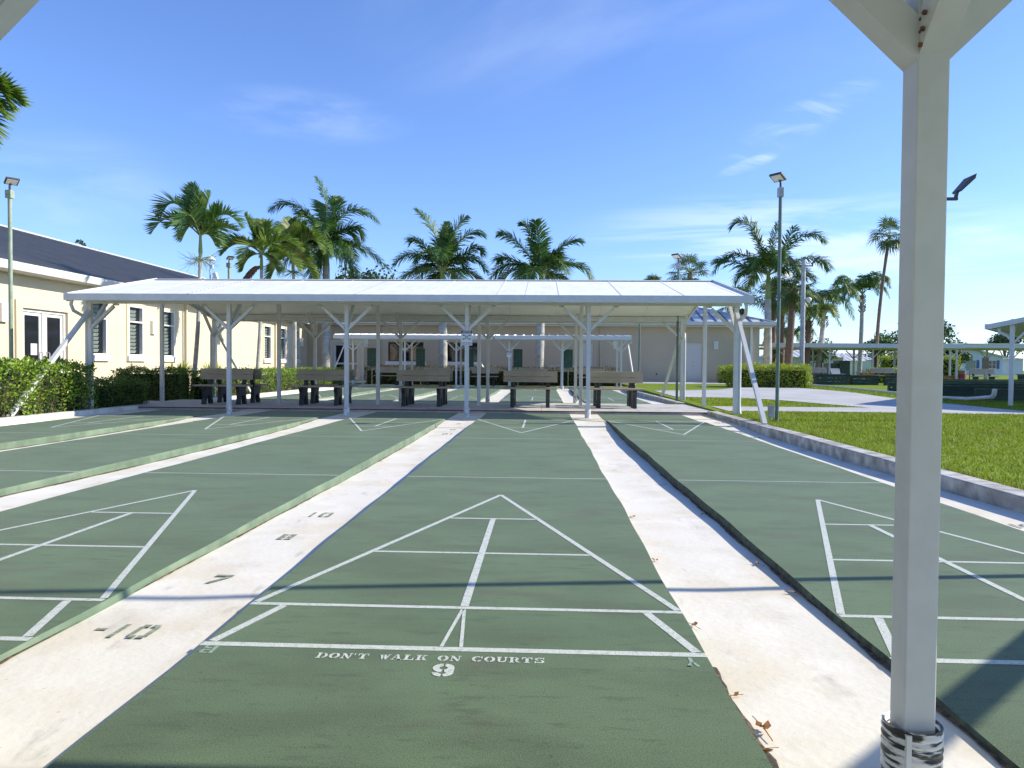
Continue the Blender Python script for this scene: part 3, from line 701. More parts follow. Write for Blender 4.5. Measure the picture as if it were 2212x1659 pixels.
# notice sign on a post of the middle shelter
def notice(x, y, z, s, label, full=True):
    T = thing('notice_sign', label, 'sign', (x, y, z))
    w_, h_ = .235*s, .305*s
    b = MB().box(-w_/2, w_/2, -.003, .003, -h_/2, h_/2).build('sign_plate', M_sign, T)
    MB().box(-w_/2+.002, w_/2-.002, -.006, -.0031, h_/2-.058*s, h_/2-.003*s).build('header_band', M_blue, T)
    q = text_mb('NOTICE', .046*s, lambda a, c: (a, -.0075, h_/2-.046*s+c), bold=.02); q.build('lettering', M_sign, T)
    q = MB()
    for (cx_, cz_) in ((-.07, .052), (.07, .052), (-.07, -.026), (.07, -.026)):
        cx_ *= s; cz_ *= s; q.disc((cx_, -.004, cz_), .0125*s, (0, -1, 0), 10, h=.002)
        q.add([(cx_-.010*s, -.0062, cz_+.006*s), (cx_+.010*s, -.0062, cz_+.006*s), (cx_, -.0062, cz_+.03*s)], ((0, 1, 2),))
    for a in (-1, 1):
        for b_ in (-1, 1):
            q.bar((a*.008*s, -.0045, .018*s+b_*.006*s), (a*.042*s, -.0045, .018*s+b_*.036*s), .010*s, .003)
            q.disc((a*.042*s, -.004, .018*s+b_*.036*s), .011*s, (0, -1, 0), 8, h=.0015)
    for a, b_, c, d in ((-.026, .026, .036, .043), (-.026, .026, -.007, .0), (-.026, -.019, .0, .036), (.019, .026, .0, .036)): q.box(a*s, b_*s, -.0065, -.004, c*s, d*s)
    q.build('pictogram', M_ink, T)
    if full:
        q = text_mb('MAINTAIN PROPER', .0245*s, lambda a, c: (a, -.0046, -h_/2+.046*s+c), bold=.02)
        text_mb('SOCIAL DISTANCING', .0235*s, lambda a, c: (a, -.0046, -h_/2+.018*s+c), bold=.02, mb=q); q.build('lettering', M_ink, T)
    return T
notice(-1.262, 12.71-.0415-.006, 1.60, 1., 'white notice sign with blue header and black pictogram on the middle shelter post')

# far low shelters
def low_shelter(label, xa, xb, posts, ya, yb_, z0, z1, stay_right=False, stay_left=False, yp=.7, rise=.16):
    T = thing('low_shelter', label, 'shelter', (xa, ya, gh(0, 20)))
    def B(mb, name, m_, par=T, **k):
        mb.v = [(p[0]-xa, p[1]-ya, p[2]-T.location.z) for p in mb.v]; return mb.build(name, m_, par, **k)
    mb = MB(); n_ = int((xb-xa)/.4)
    mb.add([(xa, ya, z1-.02), (xb, ya, z1-.02), (xb, yb_, z1+rise-.02), (xa, yb_, z1+rise-.02), (xa, ya, z1-.06), (xb, ya, z1-.06), (xb, yb_, z1+rise-.06), (xa, yb_, z1+rise-.06)], ((0, 1, 2, 3), (7, 6, 5, 4), (0, 4, 5, 1), (1, 5, 6, 2), (2, 6, 7, 3), (3, 7, 4, 0)))
    for k in range(n_+1):
        x = xa+(xb-xa)*k/n_; sl = rise/(yb_-ya)
        pr_ = [(x-.035, 0), (x-.02, .045), (x+.02, .045), (x+.035, 0)]
        mb.add([(p[0], ya+.01, z1-.018+p[1]) for p in pr_]+[(p[0], yb_, z1+rise-.018+p[1]) for p in pr_], ((0, 1, 2, 3), (0, 4, 5, 1), (1, 5, 6, 2), (2, 6, 7, 3)))
    B(mb, 'roof', M_roof)
    B(MB().box(xa-.02, xb+.02, ya-.06, ya-.002, z0, z1), 'eave_fascia', M_white)
    for y in (ya+yp, yb_-.5):
        bt = z0+.04+(rise if y > ya+1 else 0)*.8
        B(MB().box(xa+.1, xb-.1, y-.04, y+.04, bt-.06, bt+.05), 'beam', M_white)
        for x in posts:
            p = B(MB().box(x-.04, x+.04, y-.04, y+.04, -.1, bt-.062), 'post', M_white)
            s = MB(); sleeve_mb(s, x-xa, y-ya, -.08-T.location.z, .2, .06); s.build('post_sleeve', M_sleeve, p)
            for sx in (-1, 1): B(MB().bar((x+sx*.042, y, bt-.55), (x+sx*.5, y, bt-.09), .04, .05), 'brace', M_white)
    if stay_right: B(MB().bar((xb-.06, ya+yp, z0-.15), (xb+.25, ya+yp-.3, .1), .06, .06), 'stay', M_white)
    if stay_left: B(MB().bar((xa+.35, ya+yp, z0-.15), (xa-.45, ya+yp-.2, .05), .06, .06), 'stay', M_white)
    return T
low_shelter('low flat white shelter with ribbed roof at the far left court ends', -9.37, -2.0, (-8.66, -6.19, -3.75), 31.3, 34.4, 2.25, 2.43, stay_left=True)
low_shelter('low flat white shelter with ribbed roof at the far right court ends', -1.87, 4.33, (-1.26, 1.24, 3.97), 31.3, 34.4, 2.26, 2.43, stay_right=True)
notice(-1.26, 31.3+.7-.05, 1.58, .9, 'small white notice high on a distant shelter post', full=False)

# ---------------------------------------------------------------- benches
def make_bench(name, label, group):
    T = thing(name, label, 'bench', (0, 0, 0), 0, group)      # faces -Y, seat front at y = 0
    prof = [(.0, 0), (.11, 0), (.135, .12), (.175, .20), (.24, .235), (.31, .20), (.35, .12), (.375, 0), (.49, 0), (.455, .16), (.435, .32), (.44, .44), (.50, .60), (.53, .86), (.46, .86), (.40, .60), (.36, .44), (.0, .44), (-.02, .40), (.035, .30), (.045, .16)]
    for x in (-.43, .43): MB().prism([(a, b) for a, b in prof], 0, x-.045, x+.045).build('leg', M_black, T, bevel=.006)
    for y0, y1 in ((-.05, .165), (.175, .385)): MB().box(-.66, .66, y0, y1, .442, .482).build('seat_plank', M_bench, T, bevel=.005)
    for z0, z1 in ((.605, .735), (.742, .875)):
        t0 = .40+(z0-.6)*.16; t1 = .40+(z1-.6)*.16
        mb = MB(); mb.add([(-.66, t0-.04, z0), (.66, t0-.04, z0), (.66, t0, z0), (-.66, t0, z0), (-.66, t1-.04, z1), (.66, t1-.04, z1), (.66, t1, z1), (-.66, t1, z1)], ((0, 3, 2, 1), (4, 5, 6, 7), (0, 1, 5, 4), (1, 2, 6, 5), (2, 3, 7, 6), (3, 0, 4, 7)))
        mb.build('back_plank', M_bench, T, bevel=.005)
    return T
ordn = {2.1: 'rightmost', .02: 'second from right', -2.62: 'middle', -5.13: 'second from left', -7.55: 'leftmost'}
b0 = None
for x, nm in ordn.items():
    for f in (0, 1):
        lab = ('%s bench under the shelter, seat facing the near courts' if f == 0 else '%s of the shelter benches turned away towards the far courts') % nm
        loc = (x, 15.08, .03) if f == 0 else (x+(.0), 16.45, .03); rz = 0 if f == 0 else math.pi
        if b0 is None: b0 = make_bench('park_bench', lab, 'benches under the middle shelter'); b0.location = loc
        else: copy_tree(b0, loc, rz, lab, 'benches under the middle shelter')
for x, nm in zip((-7.24, -4.86, -2.49, -.11, 2.66), ('leftmost', 'second from left', 'middle', 'second from right', 'rightmost')):
    copy_tree(b0, (x, 32.95, .05), 0, nm+' of the small distant benches before the far hedge', 'distant benches under the low shelters')

# ---------------------------------------------------------------- scoreboards, tables
sbp = None
for x, nm in zip((-8.25, -5.79, -3.35, -.92, 1.57), ('leftmost', 'second from left', 'middle', 'second from right', 'rightmost')):
    lab = nm+' of the dark green scoreboards behind the far benches'
    if sbp is None:
        sbp = thing('scoreboard', lab, 'scoreboard', (x, 34.05, 0), 0, 'green scoreboards at the far court ends')
        MB().box(-.225, .225, -.02, .02, .97, 1.87).build('board', M_board, sbp)
        q = MB()
        for k in range(1, 6): q.box(-.21, .21, -.0235, -.0205, .97+k*.14, .976+k*.14)
        for k in (-.075, .075): q.box(k-.003, k+.003, -.0238, -.0206, 1., 1.76)
        q.build('score_grid', M_boardL, sbp)
        q = text_mb('HOME', .06, lambda a, c: (a-.11, -.0215, 1.79+c)); text_mb('VISITOR', .055, lambda a, c: (a+.1, -.0215, 1.79+c), mb=q) if False else None
        MB().tube([(0, .03, -.05), (0, .03, 1.9)], .022, 8).build('post', M_green, sbp)
    else: copy_tree(sbp, (x, 34.05, 0), 0, lab)
for x, nm in ((-3.45, 'left'), (1.34, 'right')):
    T = thing('white_table', 'white slope-topped box standing behind the far hedge, %s one' % nm, 'box', (x, 35.7, .1), 0, 'white boxes behind the far hedge')
    MB().prism([(-.68, .0), (.68, .0), (.68, .86), (.62, 1.0), (-.62, 1.0), (-.68, .86)], 1, -.3, .3).build('body', M_trim, T)
    MB().box(-.7, .7, -.32, .32, .84, .87).build('rim', M_white, T)

# ---------------------------------------------------------------- light poles
def flood_pole(label, x, y, z0, h, r, m_, aim, box=False, group='square-headed light poles round the courts'):
    T = thing('light_pole', label, 'light pole', (x, y, z0), 0, group)
    MB().tube([(0, 0, -.1), (0, 0, h)], [r, r*.94], 14).build('pole', m_, T)
    MB().box(-r*1.5, r*1.5, -r*1.5, r*1.5, h-.0, h+.17).build('junction_box', M_grey if m_ is M_green else m_, T, bevel=.008)
    MB().tube([(0, 0, h+.17), (0, 0, h+.26), (aim*.03, 0, h+.33)], .022, 8).build('bracket', M_dark, T)
    mt = Matrix.Translation((aim*.06, -.02, h+.35)) @ Matrix.Rotation(R(aim*52), 4, 'Z') @ Matrix.Rotation(R(-30), 4, 'X')
    hd = MB(); hd.box(-.125, .125, -.10, .10, -.016, .022, mtx=mt); hd.build('floodlight', M_dark, T, bevel=.006)
    l = MB(); l.box(-.10, .10, -.075, .075, -.022, -.0165, mtx=mt); l.build('lens', M_lens, T)
    if box:
        MB().box(-.16, -.055, -.06, .04, .08, .30).build('switch_box', M_grey, T, bevel=.005)
        MB().tube([(-.12, -.01, -.05), (-.12, -.01, .08)], .02, 8).build('conduit', M_grey, T)
    return T
flood_pole('tall green light pole on the right lawn beside the kerb', 4.605, 11.036, .05, 4.08, .033, M_green, -1, True)
flood_pole('pale green light pole rising behind the front left hedge', -10.85, 12.45, 0, 4.45, .042, M_greenL, 1)
flood_pole('green light pole behind the right end of the middle shelter', 4.148, 18.6, .05, 3.78, .036, M_green, -1)
flood_pole('pale light pole beyond the shelter at left, beside the slender palms', -11.35, 24.4, 0, 4.6, .05, M_greenL, 1)
flood_pole('light pole standing on the lawn at the near right, outside the view', 4.75, 1.37, .05, 4.2, .033, M_green, -1)
T = thing('thin_pole', 'thin dark green pole against the far building wall', 'pole', (5.22, 35.2, .1)); MB().tube([(0, 0, 0), (0, 0, 4.6)], .045, 10).build('pole', M_green, T); MB().tube([(0, 0, 4.6), (0, 0, 4.66)], [.06, .02], 10).build('cap', M_green, T)
def twin_pole(label, x, y, z0, h, r, arm, camdome=False, sides=(-1, 1)):
    T = thing('street_lamp', label, 'street lamp', (x, y, z0), 0, 'grey street lamps with tilted flat heads')
    MB().tube([(0, 0, -.1), (0, 0, h)], [r, r*.85], 14).build('pole', M_grey, T)
    MB().box(-arm if -1 in sides else 0, arm, -.03, .03, h-.3, h-.25).build('arm', M_dark, T)
    for s in sides:
        q = MB(); q.bar((s*(arm-.03), 0, h-.25), (s*(arm+.0), 0, h-.12), .05, .05)
        mt = Matrix.Translation((s*(arm+.12), 0, h+.0)) @ Matrix.Rotation(R(-s*48), 4, 'Y')
        q.prism([(-.2, -.02), (.14, -.045), (.22, 0), (.14, .035), (-.2, .02)], 1, -.14, .14)
        n_ = 10
        for k in range(len(q.v)-n_, len(q.v)): q.v[k] = tuple(mt @ Vector(q.v[k]))
        q.build('lamp_head', M_dark, T)
    if camdome:
        q = MB(); q.bar((0, 0, h-1.75), (.28, 0, h-1.75), .05, .05); q.tube([(.25, 0, h-1.92), (.25, 0, h-1.86), (.25, 0, h-1.75), (.25, 0, h-1.70)], [.05, .12, .14, .06], 12); q.build('camera_dome', M_trim, T)
    return T
twin_pole('grey two-headed street lamp with a white camera dome, behind the long hedge', 12.1, 31.5, .2, 5.75, .11, .42, True)
twin_pole('street lamp whose dark arm sticks out right of the nearest white post', 7.37, 11.5, .05, 4.42, .075, .62, False, (1,))

# ---------------------------------------------------------------- buildings
def louvre_window(T, y0, y1, z0, z1, X):
    """window in a wall facing +X"""
    W = MB()
    f = .05
    W.box(X-.1, X+.03, y0, y0+f, z0, z1); W.box(X-.1, X+.03, y1-f, y1, z0, z1); W.box(X-.1, X+.03, y0+f, y1-f, z1-f, z1); W.box(X-.1, X+.03, y0+f, y1-f, z0, z0+f)
    zm = z0+(z1-z0)*.68; W.box(X-.09, X+.02, y0+f, y1-f, zm-.025, zm+.025)
    wn = W.build('window', M_trim, T)
    MB().box(X-.12, X-.08, y0+.01, y1-.01, z0+.01, z1-.01).build('pane', M_glass, wn)
    S_ = MB(); ys, ye = y0+f+.02, y0+(y1-y0)*.62
    z = z0+f+.05
    while z < z1-f-.09:
        if abs(z+.04-zm) > .075: S_.add([(X-.075, ys, z), (X-.075, ye, z), (X-.03, ye, z+.085), (X-.03, ys, z+.085), (X-.07, ys, z-.006), (X-.07, ye, z-.006)], ((0, 1, 2, 3), (0, 4, 5, 1), (3, 2, 5, 4)))
        z += .118
    S_.build('shutter', M_blind, wn)
    MB().box(X-.0, X+.09, y0-.09, y1+.09, z0-.17, z0-.002).build('sill', M_trim, wn)
    t = MB(); t.box(X+.001, X+.028, y0-.1, y0-.002, z0, z1+.12); t.box(X+.001, X+.028, y1+.002, y1+.1, z0, z1+.12); t.box(X+.001, X+.03, y0-.002, y1+.002, z1+.002, z1+.12); t.build('surround', M_stuccoL, wn)
    return wn
LX = -13.
LB = thing('building', 'long cream stucco building with dark metal roof along the left side', 'building', (0, 0, 0))
def wall_with_holes(holes, y0, y1, z0, z1, X, th, m_, par, ax=0, name='wall'):
    """vertical wall with rectangular openings; ax 0: faces +X at X; ax 1: faces -Y at Y = X"""
    ycuts = sorted(set([y0, y1]+[h[0] for h in holes]+[h[1] for h in holes])); mb = MB()
    for a, b in zip(ycuts, ycuts[1:]):
        c = (a+b)/2; hs = [h for h in holes if h[0] < c < h[1]]
        segs = [(z0, z1)] if not hs else [(z0, hs[0][2]), (hs[0][3], z1)]
        for s0, s1 in segs:
            if s1-s0 < .005: continue
            if ax == 0: mb.box(X-th, X, a, b, s0, s1)
            else: mb.box(a, b, X, X+th, s0, s1)
    return mb.build(name, m_, par)
wins = [(18.55, 19.39), (20.58, 21.44), (22.69, 23.53), (32.1, 33.0), (34.25, 35.1), (36.35, 37.2), (12.2, 13.0), (9.5, 10.3)]
holes = [(a, b, 1.26, 2.89) for a, b in wins]+[(15.72, 17.5, .0, 2.42)]
wall_with_holes(holes, -12, 38.5, -.1, 3.26, LX, .3, M_stuccoL, LB)
for a, b in wins: louvre_window(LB, a, b, 1.26, 2.89, LX)
# double door
D_ = MB(); D_.box(LX-.12, LX-.02, 15.72, 15.80, 0, 2.42); D_.box(LX-.12, LX-.02, 17.42, 17.5, 0, 2.42); D_.box(LX-.12, LX-.02, 15.80, 17.42, 2.34, 2.42); D_.box(LX-.12, LX-.03, 16.55, 16.67, 0, 2.34)
df = D_.build('door_frame', M_trim, LB)
for a, b in ((15.81, 16.54), (16.68, 17.41)):
    d = MB(); d.box(LX-.10, LX-.05, a, a+.09, .02, 2.33); d.box(LX-.10, LX-.05, b-.09, b, .02, 2.33); d.box(LX-.10, LX-.05, a+.09, b-.09, 2.25, 2.33); d.box(LX-.10, LX-.05, a+.09, b-.09, .02, .25); d.box(LX-.09, LX-.04, a+.09, b-.09, .98, 1.06)
    dd = d.build('door', M_trim, LB)
    MB().box(LX-.085, LX-.075, a+.09, b-.09, .25, 2.25).build('pane', M_glass, dd)
    hy = 16.48 if a < 16 else 16.74
    MB().tube([(LX-.04, hy, .95), (LX+.04, hy, .97), (LX+.04, hy, 1.28), (LX-.04, hy, 1.3)], .014, 8).build('handle', M_grey, dd)
    if a < 16: MB().box(LX-.072, LX-.068, 16.16, 16.40, 1.22, 1.52).build('paper_notice', M_sign, dd)
s = MB(); s.box(LX+.001, LX+.05, 15.48, 15.718, 0, 2.62); s.box(LX+.001, LX+.05, 17.502, 17.74, 0, 2.62); s.box(LX+.001, LX+.052, 15.718, 17.502, 2.422, 2.62); s.build('door_surround', M_stuccoL, LB)
for y in (15.05, 22.05, 37.65): 
    q = MB(); q.box(LX, LX+.09, y-.12, y+.12, 2.02, 2.48); q.box(LX+.03, LX+.10, y-.09, y+.09, 2.06, 2.44, 1); q.build('wall_lamp', [M_trim, M_sign], LB)
# eave, gutter, soffit, roof
MB().box(LX-.3, LX+.42, -12, 37.9, 3.262, 3.30).build('soffit', M_soff, LB)
MB().prism([(LX+.42, 3.27), (LX+.52, 3.27), (LX+.56, 3.44), (LX+.55, 3.47), (LX+.42, 3.47)], 1, -12, 37.3).build('roof_gutter', M_white, LB)
rx = -22.8; rzz = 6.80; ry0, ry1 = -12.3, 47.
mb = MB(); e = (LX+.46, 3.42)
mb.add([(e[0], ry0, e[1]), (e[0], 37.9, e[1]), (e[0], ry1, e[1]), (rx, ry1, rzz), (rx, ry0, rzz), (-33, ry0, e[1]), (-33, ry1, e[1])], ((0, 1, 2, 3, 4), (4, 3, 6, 5), (0, 4, 5), (2, 6, 3)))
k = 0; y = ry0+.2
while y < ry1:
    mb.add([(e[0]-.01, y-.02, e[1]+.002), (e[0]-.01, y+.02, e[1]+.002), (rx, y+.02, rzz+.002), (rx, y-.02, rzz+.002), (e[0]-.01, y-.014, e[1]+.04), (e[0]-.01, y+.014, e[1]+.04), (rx, y+.014, rzz+.04), (rx, y-.014, rzz+.04)], ((4, 5, 6, 7), (0, 4, 7, 3), (1, 2, 6, 5), (0, 1, 5, 4))); y += .45
mb.build('roof', M_roofD, LB)
MB().prism([(rx-.2, rzz-.05), (rx+.2, rzz-.02), (rx, rzz+.1)], 1, ry0, ry1).build('ridge_cap', M_white, LB)
MB().box(-33, LX-.31, -12, 46, -.1, 3.2).build('inner_volume', M_stuccoL, LB) if False else None
for y in (24.35, 33.55-.0): MB().box(LX+.002, LX+.09, y-.05, y+.05, 0, 3.25).build('downspout', M_stuccoL, LB)
MB().tube([(LX+.02, 20.79, .25), (LX+.02, 20.79, 1.1)], .02, 8).build('conduit', M_stuccoL, LB)

FB = thing('building', 'beige stucco building with white gutter closing the far end', 'building', (0, 38.5, 0))
FY = 38.5
def F_(mb, name, m_, par=None, **k):
    if par is None: par = FB
    mb.v = [(p[0], p[1]-38.5, p[2]) for p in mb.v]; return mb.build(name, m_, par, **k)
fh = [(-11.45, -10.05, .12, 2.22), (-8.36, -6.36, 1.25, 2.33), (-5.07, -3.19, 1.25, 2.33), (8.04, 9.1, .2, 2.38), (2.35, 3.1, .2, 2.33)]
wf = wall_with_holes([h_ for h_ in fh], LX+.001, 12.2, -.1, 3.26, FY, .3, M_stuccoB, FB, 1); wf.data.transform(Matrix.Translation((0, -38.5, 0)))
F_(MB().box(11.9, 12.199, FY+.301, 54, -.1, 3.26), 'wall', M_stuccoB)
for a, b, c, d in fh[1:3]:
    q = MB(); q.box(a, a+.05, FY+.04, FY+.14, c, d); q.box(b-.05, b, FY+.04, FY+.14, c, d); q.box(a+.05, b-.05, FY+.04, FY+.14, d-.05, d); q.box(a+.05, b-.05, FY+.04, FY+.14, c, c+.05)
    for t in (1/3, 2/3): q.box(a+(b-a)*t-.025, a+(b-a)*t+.025, FY+.05, FY+.13, c+.05, d-.05)
    wn = F_(q, 'window', M_dark)
    F_(MB().box(a+.01, b-.01, FY+.15, FY+.17, c+.01, d-.01), 'pane', M_glass, wn)
    F_(MB().box(a-.15, b+.15, FY-.09, FY-.001, c-.2, c-.01), 'sill', M_trim, wn)
a, b, c, d = fh[0]; q = MB(); q.box(a, a+.1, FY+.03, FY+.13, c, d); q.box(b-.1, b, FY+.03, FY+.13, c, d); q.box(a+.1, b-.1, FY+.03, FY+.13, d-.1, d); q.box((a+b)/2-.09, (a+b)/2+.09, FY+.03, FY+.13, c, d-.1); q.box(a+.1, b-.1, FY+.04, FY+.12, c, c+.2); q.box(a+.1, b-.1, FY+.045, FY+.12, 1.05, 1.15)
dr = F_(q, 'door', M_trim); F_(MB().box(a+.02, b-.02, FY+.135, FY+.15, c, d-.02), 'pane', M_glass, dr)
q = MB(); q.box(a-.2, a-.002, FY-.04, FY-.001, c, d+.2); q.box(b+.002, b+.2, FY-.04, FY-.001, c, d+.2); q.box(a-.002, b+.002, FY-.04, FY-.001, d+.002, d+.2); F_(q, 'door_surround', M_stuccoL)
M_doorB = mat('beige_door', (.60, .565, .50), .6)
for (a, b, c, d) in fh[3:]:
    dr = F_(MB().box(a+.005, b-.005, FY+.04, FY+.1, c, d-.005), 'door', M_doorB)
    if a > 5: q = MB(); q.disc((b-.48, FY+.04, 1.12), .035, (0, -1, 0), 10, h=.05); q.disc((b-.48, FY+.04, 1.3), .028, (0, -1, 0), 10, h=.03); F_(q, 'handle', M_grey, dr)
for x in (-9.6, 4.31, 9.83): q = MB(); q.box(x-.11, x+.11, FY-.09, FY, 2.04, 2.48); q.box(x-.08, x+.08, FY-.1, FY-.03, 2.08, 2.44, 1); F_(q, 'wall_lamp', [M_trim, M_soff])
q = MB(); q.box(6.54, 6.66, FY-.03, FY, .58, .72); q.box(6.57, 6.63, FY-.034, FY-.02, .6, .7, 1); F_(q, 'wall_outlet', [M_grey, M_black])
for x in (-8.84, 3.54, 11.74): F_(MB().box(x-.06, x+.06, FY-.1, FY-.002, .1, 3.28), 'downspout', M_stuccoB if x < 11 else M_trim)
F_(MB().box(-12.5, 12.8, FY-.55, FY+.3, 3.262, 3.3), 'soffit', M_soff); F_(MB().box(12.2, 12.8, FY+.3, 54, 3.262, 3.3), 'soffit', M_soff)
F_(MB().prism([(FY-.55, 3.32), (FY-.65, 3.34), (FY-.68, 3.5), (FY-.67, 3.53), (FY-.55, 3.53)], 0, -12.4, 12.95), 'roof_gutter', M_white)
F_(MB().prism([(12.8, 3.32), (12.9, 3.34), (12.95, 3.5), (12.94, 3.53), (12.8, 3.53)], 1, FY-.65, 54), 'roof_gutter', M_white)
mb = MB(); s_ = .3; y0 = FY-.6; x1 = 12.85; dd = 8.
mb.add([(-13.5, y0, 3.5), (x1, y0, 3.5), (x1-dd, y0+dd, 3.5+dd*s_), (-13.5, y0+dd, 3.5+dd*s_), (x1, y0+2*dd, 3.5), (-13.5, y0+2*dd, 3.5)], ((0, 1, 2, 3), (1, 4, 2), (3, 2, 4, 5)))
F_(mb, 'roof', M_roofW)
mb = MB(); x = -13.2
while x < x1-.1:
    L_ = min(dd, x1-x); mb.add([(x-.03, y0-.02, 3.505), (x+.03, y0-.02, 3.505), (x+.03, y0+L_, 3.505+L_*s_), (x-.03, y0+L_, 3.505+L_*s_), (x-.02, y0-.02, 3.55), (x+.02, y0-.02, 3.55), (x+.02, y0+L_, 3.55+L_*s_), (x-.02, y0+L_, 3.55+L_*s_)], ((4, 5, 6, 7), (0, 4, 7, 3), (1, 2, 6, 5), (0, 1, 5, 4))); x += .62
F_(mb, 'roof_rib', M_rib)
F_(MB().bar((x1, y0, 3.53), (x1-dd, y0+dd, 3.53+dd*s_), .14, .06), 'hip_cap', M_roofW)
# roof antenna with dome
T = thing('antenna_mast', 'thin weather mast with white dome and box above the left roof', 'antenna', (-21.5, 45, 6.0)); MB().tube([(0, 0, 0), (0, 0, 1.8)], .04, 6).build('mast', M_grey, T); MB().tube([(0, 0, 1.8), (0, 0, 1.86), (0, 0, 2.02), (0, 0, 2.1)], [.32, .36, .2, .03], 12).build('dome', M_trim, T)
q = MB(); q.bar((0, 0, .4), (.3, 0, .8), .04, .04); q.bar((0, 0, .3), (-.25, 0, .1), .03, .03); q.build('stay', M_grey, T); MB().box(-.13, .13, -.13, .13, -.28, .28, mtx=Matrix.Translation((.38, 0, .72)) @ Matrix.Rotation(R(-20), 4, 'Y')).build('equipment_box', M_trim, T, bevel=.04); MB().box(.02, .2, -.06, .06, 1.3, 1.5).build('sensor', M_trim, T)
T = thing('roof_vent_frame', 'small wire tripod frame on the roof beyond the shelter ridge', 'antenna', (-6.1, 46, 5.2)); q = MB()
for a in range(4): q.bar((.45*math.cos(a*1.57), .45*math.sin(a*1.57), 0), (0, 0, 1.55), .03, .03)
q.build('frame', M_grey, T)

# ---------------------------------------------------------------- hedges
def hedge(label, x0, x1, y0, y1, z0, z1, m_, n_, leaf=.03, seed=1, gap=0.):
    r = random.Random(seed); T = thing('hedge', label, 'hedge', ((x0+x1)/2, (y0+y1)/2, z0)); ox, oy = T.location.x, T.location.y
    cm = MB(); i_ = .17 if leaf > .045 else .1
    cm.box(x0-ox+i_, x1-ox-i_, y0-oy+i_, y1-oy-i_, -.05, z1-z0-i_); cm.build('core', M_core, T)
    mb = MB(); lx, ly, lz = x1-x0, y1-y0, z1-z0
    areas = [lx*ly, ly*lz, ly*lz, lx*lz, lx*lz]; tot = sum(areas)
    def disp(a, b): return .035*math.sin(a*5.3+seed)+.03*math.sin(b*7.7+a*3+seed*2)+.02*math.sin(a*17+b*13)
    for k in range(n_):
        q = r.random()*tot; s = 0
        while q > areas[s]: q -= areas[s]; s += 1
        a, b = r.random(), r.random(); depth = abs(r.gauss(0, .085))
        if s == 0: p = Vector((x0+a*lx, y0+b*ly, z1)); n0 = Vector((0, 0, 1)); dsp = disp(p.x, p.y)
        elif s == 1: p = Vector((x1, y0+a*ly, z0+b*lz)); n0 = Vector((1, 0, 0)); dsp = disp(p.y, p.z)
        elif s == 2: p = Vector((x0, y0+a*ly, z0+b*lz)); n0 = Vector((-1, 0, 0)); dsp = disp(p.y, p.z)
        elif s == 3: p = Vector((x0+a*lx, y0, z0+b*lz)); n0 = Vector((0, -1, 0)); dsp = disp(p.x, p.z)
        else: p = Vector((x0+a*lx, y1, z0+b*lz)); n0 = Vector((0, 1, 0)); dsp = disp(p.x, p.z)
        if gap and s and b < .45 and r.random() < gap*(1-b/.45): continue
        out_ = dsp-depth+.03+(.09*r.random()**6 if s == 0 else 0)
        p = p+n0*out_
        d = (n0*.7+Vector((r.gauss(0, 1), r.gauss(0, 1), r.gauss(.35, .8)))*.75).normalized(); t = d.cross(Vector((r.gauss(0, 1), r.gauss(0, 1), r.gauss(0, 1)))).normalized(); nn = d.cross(t)
        l = leaf*r.uniform(.7, 1.35); p -= Vector((ox, oy, z0))
        mb.add([p, p+d*l*.5+t*l*.34+nn*l*.1, p+d*l*1.1, p+d*l*.5-t*l*.34+nn*l*.1], ((0, 1, 2, 3),))
    tw = mb
    for k in range(int(lx*ly*0+max(lx, ly)*9)):
        p = Vector((r.uniform(x0, x1), r.uniform(y0, y1), z0)) if lx*ly < 4 else Vector((x1-.06*r.random() if r.random() < .6 else r.uniform(x0, x1), r.uniform(y0, y1), z0))
        q = p+Vector((r.uniform(-.12, .12), r.uniform(-.12, .12), lz*r.uniform(.35, .85))); o3 = Vector((ox, oy, z0)); tw.tube([p-o3, q-o3], [.008, .004], 4, 1, cap=False)
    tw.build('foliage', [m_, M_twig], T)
    return T
hedge('sunlit clipped hedge beside the kerb at the front left', -10.2, -9.1, 7.6, 12.55, 0, .98, M_leafH, 17000, .052, 3, .45)
hedge('low dark hedge in shadow just left of the shelter end', -10.15, -9.45, 13.2, 15.3, 0, .58, M_leafD, 8000, .036, 4)
hedge('dark hedge end piece behind the left end of the shelter', -11.7, -9.75, 17.5, 18.3, 0, .82, M_leafD, 9500, .04, 5, .0)
hedge('long hedge running along the left side behind the shelter benches', -10.1, -9.25, 18.4, 32.8, 0, .80, M_leafH, 20000, .05, 6, .35)
hedge('ragged dark hedge below the scoreboards at the far court ends', -8.8, 4.1, 34.5, 35.1, .08, .93, M_leafR, 11000, .055, 7, .55)
hedge('long bright hedge right of the shelter in front of the palms', 8.6, 11.8, 29.5, 31.0, .16, 1.1, M_leafG, 14000, .05, 8)
hedge('small square hedge beside the beige door', 9.7, 10.9, 36.2, 37.6, .2, 1.08, M_leafG, 3800, .05, 9)
hedge('small dark hedge block between the two golden hedges', 10.95, 12.0, 36.8, 37.8, .2, .85, M_leafD, 1800, .05, 10)
hedge('hedge behind the orange and red crates', 19.3, 21.6, 40.5, 41.5, .22, .98, M_leafG, 2600, .07, 11)
hedge('rounded yellow green shrub row left of the nearest post', 25.5, 30.5, 52, 54, .25, 1.9, M_leafG, 3600, .12, 12)
hedge('yellow green shrub at the right edge beyond the lawn bowls walls', 36.5, 38.5, 48, 49, .25, 1.6, M_leafG, 1600, .11, 13)
